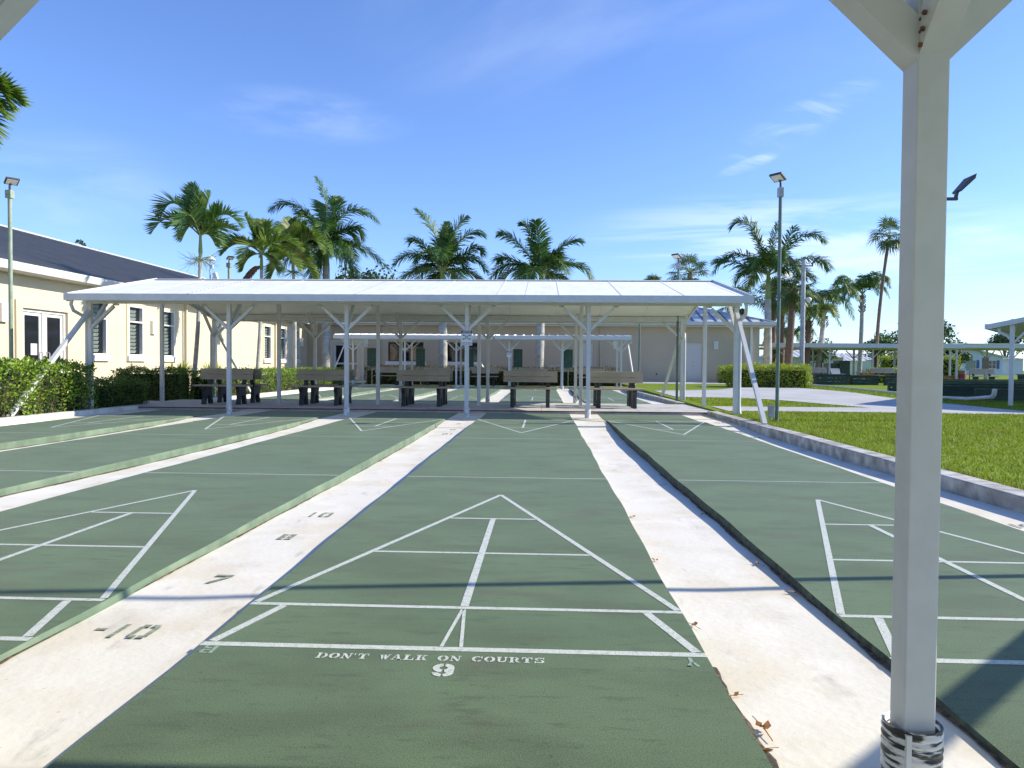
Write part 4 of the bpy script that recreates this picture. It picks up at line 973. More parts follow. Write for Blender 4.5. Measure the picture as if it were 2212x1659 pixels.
# hedge top sprays by the left wall
for sx, (x, y) in enumerate(((-11.2, 12.0), (-11.0, 20.0), (-10.9, 22.0))):
    T = thing('shrub', ('small leafy plant poking above the front left hedge', 'wispy grassy plant behind the hedge by the shelter', 'pale leafy shrub rising over the long left hedge')[sx], 'plant', (x, y, 0)); q = MB(); r = random.Random(sx)
    for k in range(160):
        a = r.uniform(0, 6.28); h_ = r.uniform(.5, 1.12); p = Vector((math.cos(a)*.12, math.sin(a)*.12, h_*.6)); d = Vector((math.cos(a)*.5, math.sin(a)*.5, r.uniform(.4, 1.3))).normalized(); t = Vector((-math.sin(a), math.cos(a), 0))
        q.add([p-t*.018, p+t*.018, p+d*h_*.35+t*.012, p+d*h_*.5, p+d*h_*.35-t*.012], ((0, 1, 2, 3, 4),))
    q.build('leaves', M_leafG, T); MB().tube([(0, 0, 0), (0, 0, .7)], [.02, .01], 6).build('stem', M_twig, T)

# ---------------------------------------------------------------- palms
def bez(p0, p1, p2, t): return p0*(1-t)**2+p1*2*t*(1-t)+p2*t*t
def frond(mb, p0, mid_, p2, nleaf, ll, lw, r, droop=.5, stiff=0., start=.12, plumose=.0, fanup=.1):
    nleaf = int(nleaf*1.75); lw *= 1.25; ll *= 1.12
    p0 = Vector(p0); p2 = Vector(p2); c = Vector(mid_)*2-(p0+p2)*.5
    n_ = 9; pts = [bez(p0, c, p2, i/n_) for i in range(n_+1)]
    mb.tube(pts, [ll*.030*(1-.85*i/n_)+.004 for i in range(n_+1)], 4, 1, cap=False)
    for i in range(nleaf):
        t = start+(1-start)*(i+.5)/nleaf; p = bez(p0, c, p2, t); tg = (bez(p0, c, p2, min(1, t+.03))-bez(p0, c, p2, t-.03)).normalized()
        up = Vector((0, 0, 1)); sd = tg.cross(up)
        if sd.length < .15: sd = tg.cross(Vector((0, -1, .2)))
        sd.normalize(); nrm = sd.cross(tg).normalized()
        env = math.sin(math.pi*min(1, .12+.88*t))**.55 if t > .5 else (.55+.45*min(1, t/.4))
        for s in (-1, 1):
            L_ = ll*env*r.uniform(.82, 1.12); lift = r.uniform(-.7, .75)*plumose+fanup
            d = (sd*s*(1-.35*t)+tg*(.45+.55*t)+nrm*lift).normalized()
            q1 = p+d*L_*.5+Vector((0, 0, -droop*L_*.13)); q2 = p+d*L_*.93+Vector((0, 0, -droop*L_*r.uniform(.35, .62)))
            wv = tg*lw*.5; mb.add([p-wv*.5, p+wv*.5, q1+wv, q1-wv], ((0, 1, 2, 3),), 0); mb.add([q1-wv, q1+wv, q2], ((0, 1, 2),), 0)
            if False: pass
def palm(label, base, crown, fronds, trunk_r, shaft=None, kind='royal_palm', m_=None, extra=6, ll=.7, lw=.05, flen=2.6, seed=1, nleaf=46, trunk_m=None, bulge=True, droop=.55, group=None, stalk=False, brown=None, boots=False, ztop=None):
    """crown: world position of the crown base; fronds: list of ((mid), (tip)) offsets (dx, dz [, dy]) from the crown"""
    r = random.Random(seed); base = Vector(base); cr = Vector(crown); T = thing(kind, label, 'palm tree', base, 0, group)
    o = base; cr = cr-o; m_ = m_ or M_frond; trunk_m = trunk_m or M_trunkG
    sh = shaft or 0; tt = cr-Vector((0, 0, sh)); n_ = 14; pts = []; rs = []
    for i in range(n_+1):
        t = i/n_; pts.append(Vector((tt.x*t+.05*math.sin(t*3.1)*(.5 if bulge else 1), tt.y*t, tt.z*t-(.15 if i == 0 else 0))))
        rs.append(trunk_r*((1.18-.25*t+.12*math.sin(math.pi*min(1, t*1.3))) if bulge else (1.1-.3*t))*(1+.015*(-1)**i))
    rs[0] *= 1.25; MB().tube(pts, rs, 14).build('trunk', trunk_m, T)
    if sh:
        MB().tube([tt, tt+Vector((0, 0, .06)), tt+Vector((0, 0, sh*.5)), cr, cr+Vector((0, 0, .12))], [trunk_r*.8, trunk_r*.95, trunk_r*.78, trunk_r*.55, trunk_r*.3], 12).build('crownshaft', M_shaft, T)
    if boots:
        q = MB()
        for k in range(46):
            a = r.uniform(0, 6.28); zz = cr.z-r.uniform(.1, 1.3); p = Vector((cr.x+math.cos(a)*trunk_r*.8, cr.y+math.sin(a)*trunk_r*.8, zz)); q.bar(p, p+Vector((math.cos(a)*.14, math.sin(a)*.14, .2)), .07, .03)
        q.build('leaf_boots', M_trunkB, T)
    mb = MB(); fl = list(fronds)
    for k in range(extra):
        a = 2*math.pi*(k+.5)/max(1, extra)+r.uniform(-.4, .4); e = r.uniform(-.1, .95); L_ = flen*r.uniform(.75, 1.)
        sx, sy = math.cos(a)*.75, math.sin(a)
        fl.append(((sx*L_*.5, e*L_*.42+.25, sy*L_*.5), (sx*L_*.93, (e-.55)*L_*.55, sy*L_*.93)))
    for md, tp in fl:
        dy0 = r.uniform(-.5, .5)*flen*.35
        my = md[2] if len(md) > 2 else dy0*.5; ty = tp[2] if len(tp) > 2 else dy0
        frond(mb, cr, cr+Vector((md[0], my, md[1])), cr+Vector((tp[0], ty, tp[1])), nleaf, ll, lw, r, droop*(.5 if trunk_r < .1 else 1), plumose=.3 if trunk_r < .1 else .6, fanup=.5 if trunk_r < .1 else .1)
    mb.build('crown', [m_, M_shaft], T)
    if stalk:
        q = MB(); zc = cr-Vector((0, 0, sh+.12))
        for k in range(70):
            a = r.uniform(0, 6.28); p1 = zc+Vector((math.cos(a)*.3, math.sin(a)*.3, r.uniform(-.25, .1))); p2 = p1+Vector((math.cos(a)*r.uniform(.1, .4), math.sin(a)*r.uniform(.1, .4), r.uniform(-.35, .25)))
            q.tube([zc, p1, p2], [.009, .006, .003], 3, cap=False)
        q.build('flower_stalk', M_stalk, T)
    if brown:
        q = MB(); frond(q, cr-Vector((0, 0, sh*.8)), cr+Vector((brown[0][0], 0, brown[0][1])), cr+Vector((brown[1][0], 0, brown[1][1])), 26, ll*.7, lw, r, .9); q.build('dead_frond', [M_brown, M_brown], T)
    return T
def off(pts, base, k):     # crop pixels -> metres relative to the crown base
    return [(((mx_-base[0])*k, -(my_-base[1])*k), ((tx_-base[0])*k, -(ty_-base[1])*k)) for (mx_, my_, tx_, ty_) in pts]
# slender palms in the hedge along the left building
D1 = (Vector((-10.35, 20.0, 4.78))-Vector((.32, -2.63, 1.02))).length
k1 = 22.1*.768/4.916/1594.68*1.02
palm('slender palm leftmost of the three by the cream wall', (-9.95, 18.6, 0), (-9.95, 19.15, 4.85), off([(770, 560, 740, 190), (862, 600, 950, 300), (455, 440, 215, 640), (400, 640, 110, 850), (1120, 600, 1400, 790), (1060, 780, 1320, 830), (700, 620, 620, 370), (950, 640, 1010, 480), (690, 740, 560, 960), (900, 860, 980, 1000), (560, 660, 280, 760)], (800, 880), k1), .065, .55, 'slender_palm', M_frond, 2, .62, .055, 1.5, 11, 22, None, False, .35, 'slender palms by the cream building', stalk=True)
k2 = 26.5*.768/4.916/1594.68*1.02
palm('slender palm second of the three, with a brown hanging frond', (-9.95, 23.4, 0), (-9.95, 23.95, 5.05), off([(1520, 800, 1420, 570), (1610, 850, 1610, 630), (1690, 860, 1705, 640), (1350, 960, 1115, 1130), (1310, 900, 1100, 1050), (1900, 900, 2190, 1050), (1950, 1110, 2160, 1330), (1760, 1180, 1850, 1330), (1480, 1150, 1400, 1330)], (1640, 1090), k2), .07, .6, 'slender_palm', M_frondY, 2, .62, .055, 1.5, 12, 24, None, False, .4, 'slender palms by the cream building', brown=((-.35, -.6), (-.95, -1.35)))
palm('slender palm third of the three, half hidden by the second', (-9.95, 27.5, 0), (-9.95, 27.35, 5.55), off([(1850, 900, 1760, 790), (2150, 850, 2230, 740), (2250, 950, 2380, 900), (1900, 1200, 1760, 1500), (2250, 1250, 2350, 1520), (2050, 850, 2040, 640)], (2080, 1110), 32.5*.768/4.916/1594.68), .075, .6, 'slender_palm', M_frondY, 8, .7, .07, 1.8, 13, 34, None, False, .5, 'slender palms by the cream building', stalk=True)
palm('palm whose drooping fronds enter at the upper left edge', (-11.3, 11.6, 0), (-11.3, 11.6, 6.0), [((.45, .35), (.95, -.15)), ((.4, .0), (.8, -.75)), ((.5, .5, .3), (1.0, .25, .5)), ((-.5, .5), (-1.2, .0)), ((-.4, .1), (-1., -.6)), ((0, .7), (.1, 1.3)), ((.3, .55), (.75, .55))], .075, .6, 'slender_palm', M_frondY, 6, .6, .06, 1.5, 14, 34, None, False, .45)
# palms standing behind the near left corner, out of view, that shade the cream wall
# royal palms in front of the far building
kk = 39.9*.768/1594.68
G_ = 'royal palms before the far building'
palm('tallest royal palm, first from the left beyond the shelter', (-11.55, 37.2, .15), (-11.5, 37.2, 7.45), off([(1010, 560, 870, 170), (610, 570, 190, 640), (520, 860, 220, 900), (1350, 640, 1800, 830), (1340, 850, 1510, 1010), (1450, 1110, 1950, 1500), (1290, 1300, 1490, 1600), (900, 1320, 870, 1640), (620, 1180, 330, 1540), (1120, 720, 1130, 420), (800, 760, 640, 680)], (1010, 1140), kk/5.028), .2, 1.1, 'royal_palm', M_frond, 9, 1.05, .055, 2.8, 21, 52, group=G_)
palm('second royal palm, right of the tallest one', (-5.1, 37.2, .15), (-5.15, 37.2, 6.05), off([(500, 330, 320, 110), (700, 400, 850, 200), (810, 420, 1020, 390), (330, 570, 95, 680), (350, 720, 130, 890), (400, 480, 275, 440), (860, 610, 1065, 770), (860, 740, 1015, 885), (545, 790, 500, 885), (870, 540, 990, 560), (640, 560, 650, 260)], (600, 760), kk/3.568), .2, 1.1, 'royal_palm', M_frond, 6, 1.0, .056, 2.5, 22, 50, group=G_)
palm('third royal palm, behind the middle of the shelter roof', (.08, 37.2, .15), (.2, 37.2, 6.0), off([(1370, 460, 1200, 390), (1590, 440, 1560, 270), (1510, 400, 1430, 290), (1820, 500, 2020, 440), (1950, 680, 2115, 860), (1290, 680, 1090, 870), (1350, 740, 1180, 880), (1790, 800, 1900, 890), (1720, 600, 1790, 620), (1300, 620, 1210, 640)], (1620, 780), kk/3.568), .2, 1.1, 'royal_palm', M_frond, 6, 1.0, .056, 2.5, 23, 50, group=G_)
palm('royal palm with grey trunk at the right corner of the beige building', (12.95, 39.6, .2), (12.95, 39.6, 6.25), off([(850, 240, 670, 260), (1040, 430, 1090, 200), (720, 490, 505, 690), (690, 560, 550, 560), (840, 620, 720, 750), (1300, 330, 1530, 390), (1390, 520, 1560, 630), (1150, 420, 1250, 240), (1240, 620, 1420, 720), (930, 420, 880, 200)], (1010, 680), 43.6*.768/3.318/1594.68), .19, 1.35, 'royal_palm', M_frond, 6, 1.0, .056, 2.7, 24, 50, group=G_)
def gen(n_, L_, up=.55, seed=0):
    r = random.Random(seed); o_ = []
    for k in range(n_):
        a = 2*math.pi*k/n_+r.uniform(-.2, .2); e = r.uniform(.1, 1)*up; q = L_*r.uniform(.85, 1.05)
        cxx, cyy = math.cos(a), math.sin(a)
        o_.append(((cxx*q*.5, q*(.22+e*.5), cyy*q*.5), (cxx*q*.85, q*(e*.9-.35), cyy*q*.85)))
    return o_
palm('queen palm with feathery crown left of the tall thin palm', (23.25, 52, .25), (23.4, 52, 6.4), gen(15, 2.4, .8, 5), .16, 0, 'queen_palm', M_frond, 0, .6, .05, 2, 31, 40, M_trunkG, False, 1., boots=True)
palm('dark feathery palm with leaning trunk behind the white chair', (17.5, 44.6, .22), (17.95, 44.6, 4.85), gen(15, 2.7, .7, 6), .16, 0, 'queen_palm', M_frond, 0, .6, .05, 2, 32, 40, M_trunkG, False, 1., boots=True)
palm('bushy low palm right of the grey street lamp', (16.1, 42.6, .22), (16.3, 42.6, 3.9), gen(14, 2.2, .9, 7), .18, 0, 'date_palm', M_frondY, 0, .55, .05, 2, 33, 38, M_trunkB, False, .6, boots=True)
palm('small arching palm behind the green utility box', (19.0, 56, .25), (19.4, 56, 3.2), gen(11, 2.6, .6, 8), .14, 0, 'queen_palm', M_frond, 0, .55, .05, 2, 34, 36, M_trunkG, False, .9)
def fan_palm(label, base, crown, tr, n_=26, rad=1.1, blade=.75, seed=1, skirt=8, m_=None, tm=None, bend=(0, 0), name='fan_palm'):
    r = random.Random(seed); base = Vector(base); cr = Vector(crown)-base; T = thing(name, label, 'palm tree', base)
    pts = []; rs = []
    for i in range(13):
        t = i/12; pts.append(Vector((cr.x*t+bend[0]*math.sin(math.pi*t), cr.y*t, cr.z*t-(.1 if i == 0 else 0)))); rs.append(tr*(1.15-.35*t)*(1+.03*(-1)**i))
    MB().tube(pts, rs, 12).build('trunk', tm or M_trunkB, T)
    mb = MB()
    for k in range(n_+skirt):
        a = r.uniform(0, 6.283); e = r.uniform(-.35, 1.45) if k < n_ else r.uniform(-1.3, -.6)
        d = Vector((math.cos(a)*math.cos(e), math.sin(a)*math.cos(e), math.sin(e))); L_ = rad*r.uniform(.75, 1.05)*(1 if k < n_ else .6)
        hub = cr+d*L_+Vector((0, 0, -.12*L_)); mb.tube([cr, cr+d*L_*.5, hub], [.022, .018, .014], 3, 1, cap=False)
        sd = d.cross(Vector((0, 0, 1)));  sd = sd.normalized() if sd.length > .1 else Vector((1, 0, 0)); nr = sd.cross(d).normalized()
        for j in range(15):
            b_ = R(-105+15*j); bd = (d*math.cos(b_)+sd*math.sin(b_)).normalized(); bl = blade*(.72+.28*math.cos(b_*.6))*r.uniform(.85, 1.1)
            wv = bd.cross(nr).normalized()*.035; m1 = hub+bd*bl*.55+nr*.04; tp = hub+bd*bl+Vector((0, 0, -bl*r.uniform(.12, .42)))
            mb.add([hub, m1+wv, tp, m1-wv], ((0, 1, 2, 3),), 0)
    mb.build('crown', [m_ or M_fan, M_shaft], T); return T
fan_palm('very tall thin fan palm with a curved leaning trunk, left of the nearest post', (21.75, 46, .22), (22.5, 46, 9.6), .105, 17, .8, .85, 41, 9, m_=M_fan, tm=M_trunkB, bend=(-.15, 0))
fan_palm('thick brown-trunked fan palm beside the grey street lamp', (14.3, 40.3, .22), (14.6, 40.3, 5.6), .21, 30, .95, .8, 42, 14)
fan_palm('fan palm with mottled trunk right of the grey royal palm', (15.25, 46, .22), (15.2, 46, 5.7), .2, 30, 1., .85, 43, 12)
fan_palm('fan palm partly behind the building corner', (13.0, 46.5, .22), (13.0, 46.5, 5.3), .25, 26, 1., .85, 46, 8)
fan_palm('slim fan palm between the two brown trunks', (17.05, 50, .25), (17.05, 50, 5.9), .2, 26, .9, .8, 44, 10)
fan_palm('fan palm showing over the shelter roof behind a lamp', (11.5, 55, .25), (11.6, 55, 8.3), .25, 34, 1.15, .95, 45, 6)
fan_palm('tip of a distant fan palm just above the shelter ridge', (11.0, 70, .3), (11.0, 70, 9.2), .25, 24, .6, .8, 47, 2)
T_ = palm('palm top peeping over the dark roof of the left building', (-26.4, 40, .2), (-26.4, 40, 7.2), gen(9, .95, 1.5, 9), .15, 0, 'queen_palm', M_frond, 0, .3, .05, 2, 35, 26, M_trunkG, False, .8)

# ---------------------------------------------------------------- broadleaf trees
def tree(label, base, h, rx_, rz_, n_=2600, seed=1, leaf=.22, trunk_h=None, m_=None, clumps=22, name='broadleaf_tree'):
    r = random.Random(seed); T = thing(name, label, 'tree', base); th = trunk_h or h*.4
    q = MB(); q.tube([(0, 0, -.1), (.05, 0, th*.5), (0, .05, th)], [h*.045, h*.035, h*.028], 9); cl = []
    for k in range(clumps):
        a = r.uniform(0, 6.283); e = r.uniform(-.35, 1)
        c = Vector((math.cos(a)*rx_*r.uniform(.2, .82)*math.sqrt(max(.05, 1-e*e*.6)), math.sin(a)*rx_*r.uniform(.2, .8), h-rz_+e*rz_*.8)); cl.append((c, r.uniform(.22, .4)*rx_))
        if k < 9: q.tube([(0, 0, th*.85), (c.x*.4, c.y*.4, th+(c.z-th)*.4), tuple(c)], [h*.018, h*.011, h*.004], 5, cap=False)
    q.build('trunk', M_bark, T); mb = MB()
    for k in range(n_):
        c, cr_ = r.choice(cl); d = Vector((r.gauss(0, 1), r.gauss(0, 1), r.gauss(0, .8))).normalized(); p = c+d*cr_*r.uniform(.55, 1.08)
        a_ = (d+Vector((r.gauss(0, .6), r.gauss(0, .6), r.gauss(0, .6)))).normalized(); t = a_.cross(Vector((r.gauss(0, 1), r.gauss(0, 1), r.gauss(0, 1)))).normalized(); l = leaf*r.uniform(.6, 1.3); nn = a_.cross(t)
        mb.add([p-t*l*.5, p+nn*l*.4, p+t*l*.5, p-nn*l*.4], ((0, 1, 2, 3),))
    mb.build('crown', m_ or M_tree, T); return T
tree('open-branched broadleaf tree between the two bare palm trunks', (34, 64, .3), 4.8, 2.9, 1.7, 3200, 51, .22, 1.6)
tree('dark bushy tree directly left of the nearest post', (34.6, 60, .3), 3.0, 1.3, 1.2, 1500, 53, .2, .8)
tree('round dark tree right of the nearest post above the flat shelter', (60.4, 96, .4), 6.0, 2.6, 2.2, 2600, 54, .26, 2.)
tree('green tree behind the palms at the centre right', (32.3, 68, .3), 4.1, 2.2, 1.7, 2400, 55, .22, 1.4, mat('light_green_leaf', (.07, .15, .03), .55, (.15, .27, .05), .8, .4, .7, (.05, .1, .02), transl=.25, island=True))
tree('dark treetop showing over the far roof left of the second royal palm', (-9.2, 60, .3), 7.3, 3.6, 1.8, 3200, 56, .24, 3.5)
tree('dense dark greenery behind the slender palms', (-13.8, 56, .3), 8.6, 3.2, 2.6, 3200, 57, .28, 3.5)
tree('bushy tree left of the cream house, behind the palm trunks', (30.2, 78, .3), 3.9, 2.4, 1.6, 2200, 58, .24, 1.4)
tree('low green tree at the far right edge behind the houses', (71, 98, .4), 4.1, 5.0, 1.5, 2400, 59, .3, 1.4)
tree('wide low tree behind the red and orange crates', (40, 76, .3), 3.3, 4.2, 1.3, 2600, 60, .26, 1.2)

# ---------------------------------------------------------------- houses beyond
def house(label, x0, x1, y0, y1, z0, ze, zr, mw, mr_, wins_, gable='x', door=None, cat='house'):
    T = thing('house', label, cat, ((x0+x1)/2, y0, z0)); ox, oy = (x0+x1)/2, y0
    def B(mb, nme, m_, par=T): mb.v = [(p[0]-ox, p[1]-oy, p[2]-z0) for p in mb.v]; return mb.build(nme, m_, par)
    B(MB().box(x0, x1, y0, y1, z0-.1, ze), 'wall', mw)
    mb = MB(); o_ = .4
    if gable == 'front':
        xm = (x0+x1)/2; B(MB().prism([(x0, ze+.001), (x1, ze+.001), (xm, zr-.06)], 1, y0+.002, y1), 'gable', mw)
        for s, xe in ((-1, x0-o_), (1, x1+o_)):
            zl = ze-(zr-ze)*o_/(xm-x0); mb.add([(xe, y0-o_, zl), (xm, y0-o_, zr), (xm, y1, zr), (xe, y1, zl), (xe, y0-o_, zl-.12), (xm, y0-o_, zr-.12), (xm, y1, zr-.12), (xe, y1, zl-.12)], ((0, 1, 2, 3), (7, 6, 5, 4), (0, 4, 5, 1), (2, 6, 7, 3), (3, 7, 4, 0)))
    else:
        ym = (y0+y1)/2; d = min((x1-x0)*.22, 2.2)
        mb.add([(x0-o_, y0-o_, ze), (x1+o_, y0-o_, ze), (x1+o_, y1+o_, ze), (x0-o_, y1+o_, ze), (x0+d, ym, zr), (x1-d, ym, zr)], ((0, 1, 5, 4), (1, 2, 5), (2, 3, 4, 5), (3, 0, 4), (3, 2, 1, 0)))
        k = x0-o_+.2
        while k < x1+o_:
            t = 1 if x0+d < k < x1-d else max(0, min((k-x0+o_)/(d+o_), (x1+o_-k)/(d+o_))); mb.box(k-.02, k+.02, 0, .01, 0, .01) if False else mb.bar((k, y0-o_, ze+.02), (k, y0-o_+(ym-y0+o_)*t, ze+.02+(zr-ze)*t), .04, .05); k += .6
    B(mb, 'roof', mr_)
    for (a, b, c, d_) in wins_:
        q = MB(); q.box(a-.06, b+.06, y0-.04, y0-.002, c-.06, d_+.06); wn = B(q, 'window', M_trim)
        q = MB(); m0 = (a+b)/2; q.box(a, m0-.03, y0-.05, y0-.041, c, (c+d_)/2-.02); q.box(m0+.03, b, y0-.05, y0-.041, c, (c+d_)/2-.02); q.box(a, m0-.03, y0-.05, y0-.041, (c+d_)/2+.02, d_); q.box(m0+.03, b, y0-.05, y0-.041, (c+d_)/2+.02, d_); B(q, 'pane', M_glass, wn)
        q = MB(); q.box(b+.1, b+.42, y0-.05, y0-.003, c-.05, d_+.05); q.box(a-.42, a-.1, y0-.05, y0-.003, c-.05, d_+.05); B(q, 'shutter', M_houseS, wn)
    if door: a, b = door; dr = B(MB().box(a, b, y0-.05, y0-.002, z0, z0+2.1), 'door', M_houseS)
    return T
house('cream house with pale blue ribbed metal roof behind the palm trunks', 27.0, 34.1, 82, 90, .35, 2.3, 3.35, M_houseG, M_roofW, [])
house('small pale house partly hidden right of the cream house', 36.6, 39.6, 90, 96, .4, 2.0, 2.9, M_houseG, M_roofW, [])
house('distant low house with pale roof beyond the round shrubs', 42.0, 50.0, 104, 112, .45, 2.3, 3.3, M_houseG, M_roofW, [])
house('pale blue gabled house with shuttered windows at the right', 46.8, 54.0, 86, 96, .4, 2.62, 3.55, M_houseW, M_roofW, [(52.35, 53.2, 1.2, 2.1), (50.3, 50.9, 1.25, 2.1)], 'front', (47.3, 48.1))
house('low white wing beside the pale blue gabled house', 54.6, 57.6, 88, 96, .4, 2.35, 2.75, M_houseW, M_roofW, [])

# ---------------------------------------------------------------- long flat shelters on the right
def flat_shelter(label, xa, xb, ya, yb_, z0, z1, posts, zb=.22, rise=.0):
    T = thing('flat_shelter', label, 'shelter', (xa, ya, zb))
    def B(mb, n_, m_): mb.v = [(p[0]-xa, p[1]-ya, p[2]-zb) for p in mb.v]; return mb.build(n_, m_, T)
    B(MB().box(xa, xb, ya+.002, yb_, z1-.08+rise, z1-.03+rise), 'roof', M_roof); B(MB().box(xa-.01, xb+.01, ya-.06, ya, z0, z1), 'eave_fascia', M_white); B(MB().box(xb+.011, xb+.04, ya, yb_, z0, z1+rise), 'end_fascia', M_white)
    for y in (ya+.7, yb_-.6):
        B(MB().box(xa+.1, xb-.1, y-.05, y+.05, z0-.07, z0+.06), 'beam', M_white)
        for x in posts:
            B(MB().box(x-.05, x+.05, y-.05, y+.05, zb-.1, z0-.071), 'post', M_white)
            for s in (-1, 1): B(MB().bar((x+s*.052, y, z0-.55), (x+s*.5, y, z0-.1), .05, .055), 'brace', M_white)
    return T
flat_shelter('long flat white shelter across the lawn, left of the nearest post', 13.75, 25.1, 42, 46, 2.28, 2.53, (15.0, 17.6, 20.15, 22.7, 24.7))
flat_shelter('flat white shelter behind the nearest one at the right edge', 25.4, 44, 43.5, 47.5, 2.36, 2.54, (25.9, 29.3, 32.8, 36.3), rise=.12)
T = thing('shelter', 'gable end of a white shelter at the right edge of the view', 'shelter', (11.5, 17.0, .08))
def B2(mb, n_, m_, **k): mb.v = [(p[0]-11.5, p[1]-17.0, p[2]-.08) for p in mb.v]; return mb.build(n_, m_, T, **k)
sl = .205; xe, xr_ = 11.6, 15.0
for s in (1, -1):
    def X(x): return x if s > 0 else 2*xr_-x
    q = MB(); q.add([(X(xe), 17.3, 2.20), (X(xr_), 17.3, 2.20+sl*(xr_-xe)), (X(xr_), 31, 2.20+sl*(xr_-xe)), (X(xe), 31, 2.20), (X(xe), 17.3, 2.14), (X(xr_), 17.3, 2.14+sl*(xr_-xe)), (X(xr_), 31, 2.14+sl*(xr_-xe)), (X(xe), 31, 2.14)], ((0, 1, 2, 3), (7, 6, 5, 4), (0, 4, 5, 1), (1, 5, 6, 2), (2, 6, 7, 3), (3, 7, 4, 0))); B2(q, 'roof_panel', [M_roof])
    q = MB(); q.add([(X(xe), 17.25, 2.11), (X(xr_), 17.25, 2.11+sl*(xr_-xe)), (X(xr_), 17.25, 2.24+sl*(xr_-xe)), (X(xe), 17.25, 2.24), (X(xe), 17.29, 2.11), (X(xr_), 17.29, 2.11+sl*(xr_-xe)), (X(xr_), 17.29, 2.24+sl*(xr_-xe)), (X(xe), 17.29, 2.24)], ((0, 1, 2, 3), (7, 6, 5, 4), (0, 4, 5, 1), (1, 5, 6, 2), (2, 6, 7, 3), (3, 7, 4, 0))); B2(q, 'rake_fascia', M_white)
    B2(MB().box(min(X(xe-.1), X(xe)), max(X(xe-.1), X(xe)), 17.25, 31, 2.11, 2.24), 'eave_gutter', M_white)
    for y in (17.4, 20.9, 24, 27, 30.2):
        B2(MB().box(X(12.1)-.05, X(12.1)+.05, y-.05, y+.05, -.0, 2.28), 'post', M_white)
        B2(MB().bar((X(12.1)+s*.052, y, 1.75), (X(12.7), y, 2.4), .05, .055), 'brace', M_white); B2(MB().bar((X(12.1), y+.052, 1.75), (X(12.1), y+.6, 2.3), .05, .055), 'brace', M_white)
    B2(MB().box(min(X(12.05), X(12.15)), max(X(12.05), X(12.15)), 17.5, 31, 2.285, 2.37), 'beam', M_white)
    B2(MB().tube([(X(11.8), 17.38, 2.13), (X(11.82), 17.4, 2.02), (X(12.0), 17.42, 1.92), (X(12.05), 17.4, 1.84)], .04, 10), 'downspout', M_white)
B2(MB().bar((12.6, 17.45, 2.28), (15, 17.45, 2.28+sl*2.4), .06, .12), 'rafter', M_white)

T.rotation_euler = (0, 0, R(-38)); T.location = (11.9, 17.35, .08)
# ---------------------------------------------------------------- bowls alleys: dark green board walls
walls = [(13.2, 44, 19.9), (13.35, 44, 22.8), (13.6, 44, 26.3), (15.6, 44, 30.2), (17.2, 44, 34.6)]
nms = ('nearest', 'second nearest', 'middle', 'second farthest', 'farthest')
walls_lab = ['%s of the dark green board walls across the lawn at right' % n_ for n_ in nms]
for (xa, xb, y), lab in zip(walls, walls_lab):
    T = thing('board_wall', lab, 'low wall', (xa, y, gh(xa, y)), 0, 'dark green board walls of the bowling alleys'); L_ = xb-xa; q = MB(); z = .0
    for k in range(2): q.box(0, L_, -.02, .02, .015+k*.17, .165+k*.17)
    q.build('boards', M_wallG, T); MB().box(0, L_, -.045, .045, .345, .365).build('cap_rail', M_wallT, T)
    q = MB(); x = 0.
    while x < L_: q.box(x, x+.08, .021, .1, -.05, .34); x += 2.4
    q.build('stakes', M_wallG, T)
for (x, y, w_, zt, lab) in ((14.9, 35.4, 1.7, .55, 'dark green seat box at the left end of the alleys'), (16.6, 35.6, 1.3, .5, 'dark green box under the orange crate'), (19.3, 36.0, 2.6, .5, 'dark green box under the red crate'), (27.0, 35.8, 5., .62, 'long raised dark green box right of the nearest post')):
    T = thing('green_bench_box', lab, 'box', (x, y, .2)); q = MB()
    for k in range(3): q.box(-w_/2, w_/2, -.25, -.21, .01+k*zt/3.1, .01+k*zt/3.1+zt/3.5)
    q.box(-w_/2, -w_/2+.04, -.209, .25, 0, zt-.05); q.box(w_/2-.04, w_/2, -.209, .25, 0, zt-.05); q.build('side_boards', M_wallG, T); MB().box(-w_/2-.03, w_/2+.03, -.29, .28, zt-.045, zt).build('lid', M_wallG, T)
def crate(lab, x, y, z, w_, m_, h_=.13):
    T = thing('crate', lab, 'crate', (x, y, z)); q = MB(); q.box(-w_/2, w_/2, -.15, -.13, 0, h_); q.box(-w_/2, w_/2, .13, .15, 0, h_); q.box(-w_/2, -w_/2+.02, -.129, .129, 0, h_); q.box(w_/2-.02, w_/2, -.129, .129, 0, h_); q.build('sides', m_, T); MB().box(-w_/2+.02, w_/2-.02, -.129, .129, 0, .02).build('bottom', M_wood, T)
crate('orange crate left of the red one, on a green box', 16.75, 35.5, .705, .6, M_orange); crate('red crate on a green box between shelter posts', 19.2, 36.0, .705, .75, M_redc)
crate('orange crate just right of the nearest post', 20.6, 35.3, .36+.21, .6, M_orange, .15)
T = thing('rubbish_bin', 'dark bin with a red band right of the nearest post', 'bin', (21.1, 34.9, .2)); MB().tube([(0, 0, 0), (0, 0, .42)], [.15, .17], 14).build('barrel', M_wood, T); MB().tube([(0, 0, .42), (0, 0, .6)], [.175, .18], 14).build('red_band', M_redc, T); MB().tube([(0, 0, .6), (0, 0, .78)], [.17, .175], 14).build('rim', M_wood, T)
T = thing('water_cooler', 'small white barrel beside the dark bin', 'barrel', (20.75, 36.5, .2)); MB().tube([(0, 0, 0), (0, 0, .7), (0, 0, .8)], [.12, .14, .14], 14).build('body', M_trim, T); MB().tube([(0, 0, .8), (0, 0, .86)], [.15, .13], 14).build('lid', M_white, T)
